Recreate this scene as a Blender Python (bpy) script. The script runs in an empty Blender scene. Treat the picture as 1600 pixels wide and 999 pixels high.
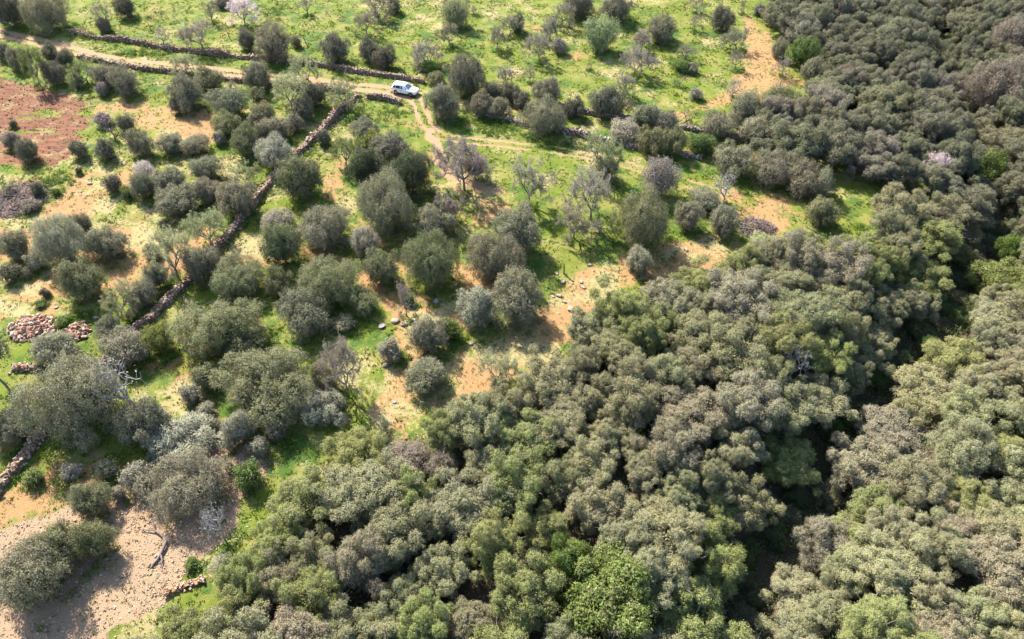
import bpy, math
import numpy as np
from mathutils import Vector, Matrix

SC = bpy.context.scene
COL = SC.collection
rng = np.random.default_rng(11)

# ------------------------------------------------------------------ camera, sky, sun, exposure
FPX, CAMH, PITCH = 1142.0, 55.0, math.radians(45.0)
cam_d = bpy.data.cameras.new('camera')
cam_d.sensor_fit = 'HORIZONTAL'
cam_d.sensor_width = 36.0
cam_d.lens = FPX / 1600.0 * 36.0
cam_d.clip_start = 0.5
cam_d.clip_end = 9000.0
cam = bpy.data.objects.new('camera', cam_d)
COL.objects.link(cam)
cam.location = (0, 0, CAMH)
cam.rotation_euler = (math.pi / 2 - PITCH, 0, 0)
SC.camera = cam

SUN_EL, SUN_AZ = math.radians(42.0), math.radians(-36.0)     # azimuth from +Y, clockwise positive
world = bpy.data.worlds.new('World')
SC.world = world
world.use_nodes = True
nt = world.node_tree
nt.nodes.clear()
sky = nt.nodes.new('ShaderNodeTexSky')
sky.sky_type = 'NISHITA'
sky.sun_disc = False
sky.sun_elevation = SUN_EL
sky.sun_rotation = SUN_AZ
sky.air_density = 1.0
sky.dust_density = 1.0
bgn = nt.nodes.new('ShaderNodeBackground')
bgn.inputs['Strength'].default_value = 0.12
out = nt.nodes.new('ShaderNodeOutputWorld')
nt.links.new(sky.outputs[0], bgn.inputs[0])
nt.links.new(bgn.outputs[0], out.inputs[0])

sun_d = bpy.data.lights.new('sun', 'SUN')
sun_d.energy = 4.9
sun_d.angle = math.radians(0.53)
sun_d.color = (1.0, 0.94, 0.82)
sun = bpy.data.objects.new('sun', sun_d)
COL.objects.link(sun)
sdir = Vector((math.sin(SUN_AZ) * math.cos(SUN_EL), math.cos(SUN_AZ) * math.cos(SUN_EL), math.sin(SUN_EL)))
sun.rotation_euler = (-sdir).to_track_quat('-Z', 'Y').to_euler()
sun.location = sdir * 200

SC.view_settings.view_transform = 'Standard'
SC.view_settings.look = 'None'
SC.view_settings.exposure = 1.85
SC.view_settings.gamma = 1.0
SC.view_settings.use_curve_mapping = False

# ------------------------------------------------------------------ small numeric helpers
CP, SP = math.cos(PITCH), math.sin(PITCH)

def project(P):
    """world points (N,3) -> photo pixels (N,2) and depth"""
    P = np.atleast_2d(np.asarray(P, float))
    x, y, z = P[:, 0], P[:, 1], P[:, 2] - CAMH
    d = y * CP - z * SP
    d = np.where(np.abs(d) < 1e-3, 1e-3, d)
    up = y * SP + z * CP
    return np.stack([800 + FPX * x / d, 499.5 - FPX * up / d], 1), d

_tab = np.random.default_rng(3).random((8, 256, 256))

def vnoise(x, y, scale, k=0):
    x = np.asarray(x, float) / scale + 71.3 * k
    y = np.asarray(y, float) / scale + 37.7 * k
    xi, yi = np.floor(x).astype(int), np.floor(y).astype(int)
    fx, fy = x - xi, y - yi
    fx, fy = fx * fx * (3 - 2 * fx), fy * fy * (3 - 2 * fy)
    t = _tab[k % 8]
    a, b = t[yi % 256, xi % 256], t[yi % 256, (xi + 1) % 256]
    c, d = t[(yi + 1) % 256, xi % 256], t[(yi + 1) % 256, (xi + 1) % 256]
    return (a * (1 - fx) + b * fx) * (1 - fy) + (c * (1 - fx) + d * fx) * fy

def fbm(x, y, scale, k=0):
    return (vnoise(x, y, scale, k) * .5 + vnoise(x, y, scale / 2.1, k + 1) * .3 + vnoise(x, y, scale / 4.3, k + 2) * .2)

def flat_at(px, py, z=0.0):
    u, v = (px - 800) / FPX, (py - 499.5) / FPX
    dy, dz = CP - v * SP, -(SP + v * CP)
    t = (z - CAMH) / dz
    return np.array([u * t, dy * t, z])

def smooth01(t):
    t = np.clip(t, 0, 1)
    return t * t * (3 - 2 * t)

def seg_dist(x, y, line):
    best = np.full(np.shape(x), 1e9)
    for (ax, ay), (bx, by) in zip(line[:-1], line[1:]):
        dx, dy = bx - ax, by - ay
        t = np.clip(((x - ax) * dx + (y - ay) * dy) / (dx * dx + dy * dy + 1e-9), 0, 1)
        best = np.minimum(best, np.hypot(x - ax - t * dx, y - ay - t * dy))
    return best

def poly_in(x, y, poly):
    r = np.zeros(np.shape(x), bool)
    n = len(poly)
    for i in range(n):
        (ax, ay), (bx, by) = poly[i], poly[(i + 1) % n]
        c = ((ay > y) != (by > y)) & (x < (bx - ax) * (y - ay) / (by - ay + 1e-12) + ax)
        r ^= c
    return r

def poly_sd(x, y, poly):
    d = seg_dist(x, y, list(poly) + [poly[0]])
    return np.where(poly_in(x, y, poly), d, -d)

def W(pts):
    """photo pixels on the plain -> world xy"""
    return [tuple(flat_at(a, b)[:2]) for a, b in pts]

# ------------------------------------------------------------------ the lie of the land
RAVINE = W([(1445, -60), (1470, 40), (1530, 190), (1585, 330), (1500, 455), (1395, 590), (1290, 735), (1190, 880), (1150, 1010), (1120, 1130)])

def terr(x, y):
    x, y = np.asarray(x, float), np.asarray(y, float)
    h = (fbm(x, y, 26, 1) - .5) * 0.9
    h = h * smooth01((np.hypot(x, y - 70) - 0) / 10)
    d = seg_dist(x, y, RAVINE)
    h = h - 4.2 * (1 - smooth01((d - 1.0) / 7.5))
    # far away the land lifts gently into low hills
    r = np.hypot(x, y - 70)
    h = h + 40 * smooth01((r - 260) / 1500) * vnoise(x, y, 420, 5)
    return h

def at(px, py, dz=0.0):
    z = 0.0
    for _ in range(8):
        p = flat_at(px, py, z + dz)
        z = 0.5 * z + 0.5 * float(terr(p[0], p[1]))
    p = flat_at(px, py, z + dz)
    return np.array([p[0], p[1], float(terr(p[0], p[1]))])

# ------------------------------------------------------------------ scene graph helpers
def raw_mesh(name, V, F, mats=(), mat_idx=None, smooth=False, tone=None, extra=None):
    V = np.asarray(V, np.float32)
    me = bpy.data.meshes.new(name)
    me.vertices.add(len(V))
    me.vertices.foreach_set('co', V.ravel())
    if isinstance(F, np.ndarray):
        Fs = [F]
    else:
        Fs = [np.asarray(f, np.int32) for f in F if len(f)]
    loops = np.concatenate([f.ravel() for f in Fs]).astype(np.int32)
    counts = np.concatenate([np.full(len(f), f.shape[1]) for f in Fs]).astype(np.int32)
    starts = np.concatenate([[0], np.cumsum(counts)[:-1]]).astype(np.int32)
    me.loops.add(len(loops))
    me.loops.foreach_set('vertex_index', loops)
    me.polygons.add(len(counts))
    me.polygons.foreach_set('loop_start', starts)
    me.polygons.foreach_set('loop_total', counts)
    for m in mats:
        me.materials.append(m)
    if mat_idx is not None:
        me.polygons.foreach_set('material_index', np.asarray(mat_idx, np.int32))
    me.polygons.foreach_set('use_smooth', np.full(len(counts), bool(smooth)))
    if tone is not None:
        a = me.attributes.new('tone', 'FLOAT_COLOR', 'POINT')
        t = np.ones((len(V), 4), np.float32)
        t[:, :tone.shape[1]] = tone
        a.data.foreach_set('color', t.ravel())
    for k, arr in (extra or {}).items():
        a = me.attributes.new(k, 'FLOAT_COLOR', 'POINT')
        t = np.ones((len(V), 4), np.float32)
        t[:, :arr.shape[1]] = arr
        a.data.foreach_set('color', t.ravel())
    me.update(calc_edges=True)
    return me

def link(name, data, parent=None, loc=(0, 0, 0), kind=None):
    o = bpy.data.objects.new(name, data)
    COL.objects.link(o)
    o.location = loc
    if parent is not None:
        o.parent = parent
    if kind:
        o['kind'] = kind
    return o

def thing(name, label, cat, loc=(0, 0, 0), rz=0.0, group=None, data=None):
    o = bpy.data.objects.new(name, data)
    COL.objects.link(o)
    o.location = loc
    o.rotation_euler = (0, 0, rz)
    o['label'] = label
    o['category'] = cat
    if group:
        o['group'] = group
    if data is None:
        o.empty_display_size = 0.3
    return o

class Acc:
    """collects pieces into one mesh"""
    def __init__(s):
        s.V, s.T, s.Q, s.C, s.n = [], [], [], [], 0
    def add(s, V, T=None, Q=None, col=None):
        V = np.asarray(V, float)
        s.V.append(V)
        if T is not None and len(T): s.T.append(np.asarray(T) + s.n)
        if Q is not None and len(Q): s.Q.append(np.asarray(Q) + s.n)
        if col is not None:
            s.C.append(np.broadcast_to(np.asarray(col, float), (len(V), len(np.atleast_1d(col)))) if np.ndim(col) == 1 else col)
        s.n += len(V)
    def mesh(s, name, mats, smooth=False):
        V = np.concatenate(s.V)
        Fs = []
        if s.T: Fs.append(np.concatenate(s.T))
        if s.Q: Fs.append(np.concatenate(s.Q))
        return raw_mesh(name, V, Fs, mats, smooth=smooth, tone=np.concatenate(s.C) if s.C else None)

BOXQ = np.array([[0, 3, 2, 1], [4, 5, 6, 7], [0, 1, 5, 4], [1, 2, 6, 5], [2, 3, 7, 6], [3, 0, 4, 7]])

def box_v(cx, cy, cz, sx, sy, sz):
    hx, hy, hz = sx / 2, sy / 2, sz / 2
    return np.array([[cx - hx, cy - hy, cz - hz], [cx + hx, cy - hy, cz - hz], [cx + hx, cy + hy, cz - hz], [cx - hx, cy + hy, cz - hz],
                     [cx - hx, cy - hy, cz + hz], [cx + hx, cy - hy, cz + hz], [cx + hx, cy + hy, cz + hz], [cx - hx, cy + hy, cz + hz]])

def tube(acc, pts, rad, n=5, col=None):
    pts = np.asarray(pts, float)
    m = len(pts)
    tan = np.gradient(pts, axis=0)
    tan /= np.linalg.norm(tan, axis=1)[:, None] + 1e-9
    ref = np.array([0.31, 0.17, 0.93]) if abs(tan[0][2]) < .8 else np.array([1.0, .1, 0])
    a = np.cross(tan, ref); a /= np.linalg.norm(a, axis=1)[:, None] + 1e-9
    b = np.cross(tan, a)
    th = np.arange(n) / n * 2 * math.pi
    V = (pts[:, None, :] + np.asarray(rad)[:, None, None] * (a[:, None, :] * np.cos(th)[None, :, None] + b[:, None, :] * np.sin(th)[None, :, None])).reshape(-1, 3)
    Q = []
    for i in range(m - 1):
        for j in range(n):
            k = (j + 1) % n
            Q.append([i * n + j, i * n + k, (i + 1) * n + k, (i + 1) * n + j])
    T = [[(m - 1) * n + j, (m - 1) * n + (j + 1) % n, m * n] for j in range(n)]
    V = np.vstack([V, pts[-1] + tan[-1] * rad[-1] * .6])
    acc.add(V, T, Q, col)

_p = (1 + 5 ** .5) / 2
ICO_V = np.array([[-1, _p, 0], [1, _p, 0], [-1, -_p, 0], [1, -_p, 0], [0, -1, _p], [0, 1, _p], [0, -1, -_p], [0, 1, -_p], [_p, 0, -1], [_p, 0, 1], [-_p, 0, -1], [-_p, 0, 1]]) / math.hypot(1, _p)
ICO_F = np.array([[0, 11, 5], [0, 5, 1], [0, 1, 7], [0, 7, 10], [0, 10, 11], [1, 5, 9], [5, 11, 4], [11, 10, 2], [10, 7, 6], [7, 1, 8], [3, 9, 4], [3, 4, 2], [3, 2, 6], [3, 6, 8], [3, 8, 9], [4, 9, 5], [2, 4, 11], [6, 2, 10], [8, 6, 7], [9, 8, 1]])
CUBE_T = np.array([[0, 2, 1], [0, 3, 2], [4, 5, 6], [4, 6, 7], [0, 1, 5], [0, 5, 4], [1, 2, 6], [1, 6, 5], [2, 3, 7], [2, 7, 6], [3, 0, 4], [3, 4, 7]])

def rand_rot(n, r, flat=0.0):
    q = r.normal(size=(n, 4))
    if flat:
        q[:, 1:3] *= (1 - flat)
    q /= np.linalg.norm(q, axis=1)[:, None]
    w, x, y, z = q.T
    return np.stack([np.stack([1 - 2 * (y * y + z * z), 2 * (x * y - z * w), 2 * (x * z + y * w)], -1),
                     np.stack([2 * (x * y + z * w), 1 - 2 * (x * x + z * z), 2 * (y * z - x * w)], -1),
                     np.stack([2 * (x * z - y * w), 2 * (y * z + x * w), 1 - 2 * (x * x + y * y)], -1)], 1)

def stones(P, size, r, ico=False, col=None, flat=.55, shape=(1, .8, .6)):
    """many jittered stones as arrays; P (N,3), size (N,)"""
    n = len(P)
    base = ICO_V if ico else box_v(0, 0, 0, 1.25, 1.25, 1.25)
    F = ICO_F if ico else CUBE_T
    k = len(base)
    V = base[None] * (1 + r.uniform(-.24, .24, (n, k, 3)))
    V = V * (np.asarray(shape)[None, None, :] * r.uniform(.75, 1.25, (n, 1, 3)))
    R = rand_rot(n, r, flat)
    V = np.einsum('nij,nkj->nki', R, V) * np.asarray(size)[:, None, None] * .5 + np.asarray(P)[:, None, :]
    T = (F[None] + (np.arange(n) * k)[:, None, None]).reshape(-1, 3)
    C = None if col is None else np.repeat(col, k, axis=0)
    return V.reshape(-1, 3), T, C

# ------------------------------------------------------------------ materials
def mat(name):
    m = bpy.data.materials.new(name)
    m.use_nodes = True
    n = m.node_tree.nodes
    b = n['Principled BSDF']
    return m, m.node_tree, b

def N(t, typ, **kw):
    n = t.nodes.new(typ)
    for k, v in kw.items():
        if k == 'inputs':
            for i, val in v.items():
                n.inputs[i].default_value = val
        else:
            setattr(n, k, v)
    return n

def rgb(c): return (c[0], c[1], c[2], 1.0)

def math_n(t, op, a, b=None, c=None, clamp=False):
    n = t.nodes.new('ShaderNodeMath'); n.operation = op; n.use_clamp = clamp
    for i, v in enumerate((a, b, c)):
        if v is None: continue
        if hasattr(v, 'is_output') or isinstance(v, bpy.types.NodeSocket): t.links.new(v, n.inputs[i])
        else: n.inputs[i].default_value = v
    return n.outputs[0]

def mix_c(t, fac, a, b, mode='MIX'):
    n = t.nodes.new('ShaderNodeMix'); n.data_type = 'RGBA'; n.blend_type = mode
    for idx, v in ((0, fac), (6, a), (7, b)):
        if isinstance(v, bpy.types.NodeSocket): t.links.new(v, n.inputs[idx])
        elif idx == 0: n.inputs[0].default_value = v
        else: n.inputs[idx].default_value = rgb(v)
    return n.outputs[2]

def noise_n(t, vec, scale, detail=4, rough=.6, dist=0.0):
    n = N(t, 'ShaderNodeTexNoise')
    n.inputs['Scale'].default_value = scale
    n.inputs['Detail'].default_value = detail
    n.inputs['Roughness'].default_value = rough
    n.inputs['Distortion'].default_value = dist
    t.links.new(vec, n.inputs['Vector'])
    return n.outputs['Fac']

def leaf_mat(name, trans=.20, twig=(.20, .175, .14), rough=.75):
    m, t, b = mat(name)
    oi = N(t, 'ShaderNodeObjectInfo')
    at_ = N(t, 'ShaderNodeAttribute', attribute_name='tone')
    sep = N(t, 'ShaderNodeSeparateColor'); t.links.new(at_.outputs['Color'], sep.inputs[0])
    vm = N(t, 'ShaderNodeVectorMath', operation='SCALE')
    t.links.new(oi.outputs['Color'], vm.inputs[0])
    t.links.new(math_n(t, 'MULTIPLY_ADD', sep.outputs[0], 1.0, .5), vm.inputs['Scale'])
    # young tips lean to yellow-green
    yel = mix_c(t, math_n(t, 'MULTIPLY', sep.outputs[2], .5), vm.outputs[0], (.15, .16, .045))
    col = mix_c(t, sep.outputs[1], yel, twig)
    t.links.new(col, b.inputs['Base Color'])
    b.inputs['Roughness'].default_value = rough
    b.inputs['Specular IOR Level'].default_value = .12
    tr = N(t, 'ShaderNodeBsdfTranslucent')
    t.links.new(col, tr.inputs[0])
    mx = N(t, 'ShaderNodeMixShader'); mx.inputs[0].default_value = trans
    t.links.new(b.outputs[0], mx.inputs[1]); t.links.new(tr.outputs[0], mx.inputs[2])
    o = t.nodes['Material Output']; t.links.new(mx.outputs[0], o.inputs[0])
    return m

M_LEAF = leaf_mat('olive leaves')
M_ALM = leaf_mat('almond leaves', .35, (.24, .21, .19))
M_BROAD = leaf_mat('broad green leaves', .3, (.16, .13, .08), .4)

def tone_mat(name, rough=.85, nscale=9.0, amt=.35, bump=.0, trans=0.0):
    m, t, b = mat(name)
    a = N(t, 'ShaderNodeAttribute', attribute_name='tone')
    g = N(t, 'ShaderNodeNewGeometry')
    nz = noise_n(t, g.outputs['Position'], nscale, 4)
    k = math_n(t, 'MULTIPLY_ADD', nz, amt * 2, 1 - amt)
    vm = N(t, 'ShaderNodeVectorMath', operation='SCALE')
    t.links.new(a.outputs['Color'], vm.inputs[0]); t.links.new(k, vm.inputs['Scale'])
    t.links.new(vm.outputs[0], b.inputs['Base Color'])
    b.inputs['Roughness'].default_value = rough
    b.inputs['Specular IOR Level'].default_value = .25
    if bump:
        bn = N(t, 'ShaderNodeBump'); bn.inputs['Distance'].default_value = bump
        t.links.new(nz, bn.inputs['Height']); t.links.new(bn.outputs[0], b.inputs['Normal'])
    if trans:
        tr = N(t, 'ShaderNodeBsdfTranslucent'); t.links.new(vm.outputs[0], tr.inputs[0])
        mx = N(t, 'ShaderNodeMixShader'); mx.inputs[0].default_value = trans
        t.links.new(b.outputs[0], mx.inputs[1]); t.links.new(tr.outputs[0], mx.inputs[2])
        t.links.new(mx.outputs[0], t.nodes['Material Output'].inputs[0])
    return m

M_STONE = tone_mat('field stone', .9, 7.0, .4, .02)
M_GRASS = tone_mat('grass blades', .6, 2.0, .15, 0, .3)

def bark_mat(name, c1, c2):
    m, t, b = mat(name)
    tc = N(t, 'ShaderNodeTexCoord')
    nz = noise_n(t, tc.outputs['Object'], 6.0, 5, .7)
    t.links.new(mix_c(t, nz, c1, c2), b.inputs['Base Color'])
    b.inputs['Roughness'].default_value = .95
    bn = N(t, 'ShaderNodeBump'); bn.inputs['Distance'].default_value = .02
    t.links.new(nz, bn.inputs['Height']); t.links.new(bn.outputs[0], b.inputs['Normal'])
    return m

M_BARK = bark_mat('olive bark', (.07, .055, .045), (.2, .175, .15))
M_ABARK = bark_mat('almond bark', (.085, .072, .063), (.24, .21, .185))
M_DEAD = bark_mat('bleached dead wood', (.2, .18, .16), (.42, .39, .36))
M_SNAG = bark_mat('weathered purple brown wood', (.09, .065, .06), (.2, .155, .14))

def plain_mat(name, c, rough=.5, metal=0.0, spec=.5, coat=0.0, nscale=0, amt=.0):
    m, t, b = mat(name)
    if nscale:
        tc = N(t, 'ShaderNodeTexCoord')
        nz = noise_n(t, tc.outputs['Object'], nscale, 5)
        d = tuple(x * (1 - amt) for x in c)
        t.links.new(mix_c(t, nz, d, c), b.inputs['Base Color'])
    else:
        b.inputs['Base Color'].default_value = rgb(c)
    b.inputs['Roughness'].default_value = rough
    b.inputs['Metallic'].default_value = metal
    b.inputs['Specular IOR Level'].default_value = spec
    b.inputs['Coat Weight'].default_value = coat
    b.inputs['Coat Roughness'].default_value = .05
    return m
# ------------------------------------------------------------------ ground zones (all in world metres)
LANE = W([(-120, 25), (-60, 38), (0, 52), (60, 65), (110, 78), (160, 90), (230, 100), (300, 107), (380, 115), (440, 122), (500, 129), (560, 136), (600, 141), (630, 147)])
TRACK = W([(615, 143), (645, 152), (656, 168), (664, 192), (685, 213), (730, 221), (800, 228), (880, 238), (950, 250), (1010, 266), (1060, 282), (1120, 302)])
BRANCH = W([(672, 205), (682, 228), (688, 252), (705, 275), (780, 300)])
RED = W([(-150, 75), (0, 103), (40, 124), (90, 140), (150, 152), (152, 180), (125, 238), (118, 285), (70, 300), (0, 335), (-120, 345)])
STRAWF = W([(120, 150), (200, 150), (260, 175), (335, 200), (330, 245), (255, 300), (255, 350), (285, 400), (230, 470), (150, 480), (60, 500), (-100, 505), (-100, 300), (60, 330), (110, 290), (160, 225)])
ORANGE = [W([(1150, 0), (1200, 45), (1222, 110), (1262, 135), (1170, 156), (1085, 185), (1050, 180), (1140, 140), (1165, 95)]),
          W([(1090, 292), (1200, 303), (1262, 335), (1205, 368), (1130, 335)]),
          W([(1310, 328), (1350, 345), (1350, 372), (1315, 350)]),
          W([(265, 170), (335, 175), (340, 220), (290, 215)]),
          W([(-40, 790), (60, 752), (140, 730), (200, 750), (120, 800), (-40, 850)])]
PATHS = [(W([(1120, 372), (1060, 405), (960, 432), (880, 480), (845, 520), (790, 555), (700, 600), (620, 650)]), 2.0),
         (W([(640, 500), (632, 560), (618, 610), (600, 650)]), 1.0),
         (W([(720, 285), (780, 330), (760, 340)]), 1.6),
         (W([(525, 250), (520, 300), (545, 330)]), 1.2),
         (W([(395, 395), (415, 400)]), 1.6),
         (W([(570, 430), (600, 470), (640, 500), (700, 495)]), 1.1),
         (W([(730, 425), (745, 460)]), 1.1),
         (W([(280, 590), (300, 640), (350, 680), (350, 720)]), 1.0)]
SCREE = W([(-60, 850), (40, 815), (100, 790), (170, 765), (205, 735), (300, 690), (340, 660), (400, 690), (430, 735), (385, 800), (335, 865), (260, 930), (170, 990), (120, 1090), (-100, 1090)])
WOOD = W([(1195, -60), (1192, 5), (1235, 60), (1275, 70), (1300, 115), (1262, 140), (1180, 158), (1110, 200), (1180, 225), (1330, 262), (1440, 290), (1330, 318), (1362, 365), (1330, 350), (1260, 352),
          (1170, 380), (1115, 385), (1060, 425), (965, 450), (880, 500), (830, 545), (760, 585), (700, 605), (640, 655), (560, 668), (455, 700), (440, 745), (385, 800), (318, 880), (320, 912), (250, 930), (160, 980), (110, 1120), (1800, 1130), (1800, -60)])
WALL_LANE = W([(110, 52), (150, 59), (200, 66), (250, 75), (312, 83), (375, 90), (400, 92), (465, 99), (500, 103), (550, 112), (575, 117), (625, 124), (662, 130)])
WALL_LOW = W([(125, 90), (175, 100), (225, 109), (275, 114), (325, 121), (375, 128), (435, 134), (490, 139), (540, 146)])
WALL_DIAG = W([(560, 152), (525, 184), (505, 206), (485, 226), (460, 253), (432, 276), (405, 311), (350, 380), (295, 440), (262, 470), (225, 507), (180, 548), (120, 612), (65, 682), (30, 730), (-10, 775), (-70, 845)])
WALL_SHORT = W([(575, 153), (600, 156), (628, 165)])
WALL_EAST = W([(745, 181), (797, 191), (820, 199), (900, 211), (950, 223), (1000, 234), (1050, 242), (1095, 250)])
WALL_SHADE = W([(865, 166), (910, 175), (937, 181), (975, 188), (1060, 200), (1140, 218), (1215, 231), (1275, 243), (1305, 248), (1350, 264), (1440, 279)])

def zones(x, y):
    wx = x + (fbm(x, y, 3.2, 2) - .5) * 2.4
    wy = y + (fbm(x, y, 3.2, 5) - .5) * 2.4
    big, mid, fine = fbm(x, y, 11, 0), fbm(x, y, 3.4, 3), fbm(x, y, 1.3, 6)
    grass = .76 + (big - .5) * .9 + (mid - .5) * .6
    straw = .32 + (mid - .5) * .9 + (fbm(x, y, 6, 4) - .5) * .7
    far = smooth01((y - 92) / 18)                       # the upper meadow is the lushest
    grass = grass + far * .10
    straw = straw - far * .05
    low = smooth01((66 - y) / 14)
    straw = straw - low * .04
    # mown straw field on the left
    sd = poly_sd(wx, wy, STRAWF)
    k = smooth01((sd + 2.0) / 4.0)
    stripe = .5 + .5 * np.sin((x * .62 + y * .9) * 2.1 + 5 * fbm(x, y, 14, 1))
    grass = grass * (1 - k) + k * (.52 + (mid - .5) * 1.1 + (big - .5) * .9)
    straw = straw * (1 - k) + k * (.36 + (fine - .5) * .7 + (mid - .5) * .7 + (fbm(x, y, 9, 6) - .5) * .9 + (stripe - .5) * .2)
    for w, P in zip((.48, .36, .3, .4, .3), ORANGE):
        k = smooth01((poly_sd(wx, wy, P) + 2.5) / 4.0)
        grass -= w * k
        straw = straw - .18 * k
    for L, r in PATHS:
        k = 1 - smooth01((seg_dist(wx, wy, L) - r * .6) / (r * 1.3))
        grass -= .32 * k
        straw += .14 * k
    red = smooth01((poly_sd(wx + (wx - x) * 1.5, wy + (wy - y) * 1.5, RED) + 2.2) / 5.5) * np.clip(.55 + (fbm(x * .45 + y * .3, y * 1.3, 5, 2) - .42) * 2.4 + (stripe - .5) * .15, 0, 1)
    scree = smooth01((poly_sd(wx, wy, SCREE) + 1.2) / 2.6)
    scree = np.clip(scree * (.85 + (big - .5) * .9 + (mid - .5) * .3), 0, 1)
    d = seg_dist(x + (wx - x) * .25, y + (wy - y) * .25, LANE)
    lane = (1 - smooth01((d - 1.0) / 1.0)) * (1 - .7 * np.exp(-(d / .36) ** 2)) * (.82 + (mid - .5) * .9)
    d2 = seg_dist(x + (wx - x) * .25, y + (wy - y) * .25, TRACK)
    fade = np.clip(1.0 - smooth01((x + 14) / 16) * .2, 0, 1)
    tr = np.exp(-((d2 - .74) / .5) ** 2) * fade * (.75 + (mid - .5) * .9)
    d3 = seg_dist(wx, wy, BRANCH)
    tr = np.maximum(tr, .72 * (1 - smooth01((d3 - .3) / .9)) + (mid - .5) * .15 * (d3 < 1.3))
    track = np.maximum(lane, tr)
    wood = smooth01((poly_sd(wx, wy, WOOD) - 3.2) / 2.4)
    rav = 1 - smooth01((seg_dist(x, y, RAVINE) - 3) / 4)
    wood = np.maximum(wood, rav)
    inside = (np.abs(x) < 112) & (y < 160) & (y > 8)
    z1 = np.stack([grass, straw, red * inside], -1)
    z2 = np.stack([scree, track, wood], -1)
    return np.clip(z1, 0, 1), np.clip(z2, 0, 1)

def grow_axis(a, b, step):
    core = np.arange(a, b + 1e-6, step)
    k, s, o1, o2 = step, 1.28, [], []
    v, w = core[0], core[-1]
    while k < 420:
        k *= s
        v -= k; w += k
        o1.append(v); o2.append(w)
    return np.concatenate([o1[::-1], core, o2])

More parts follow.
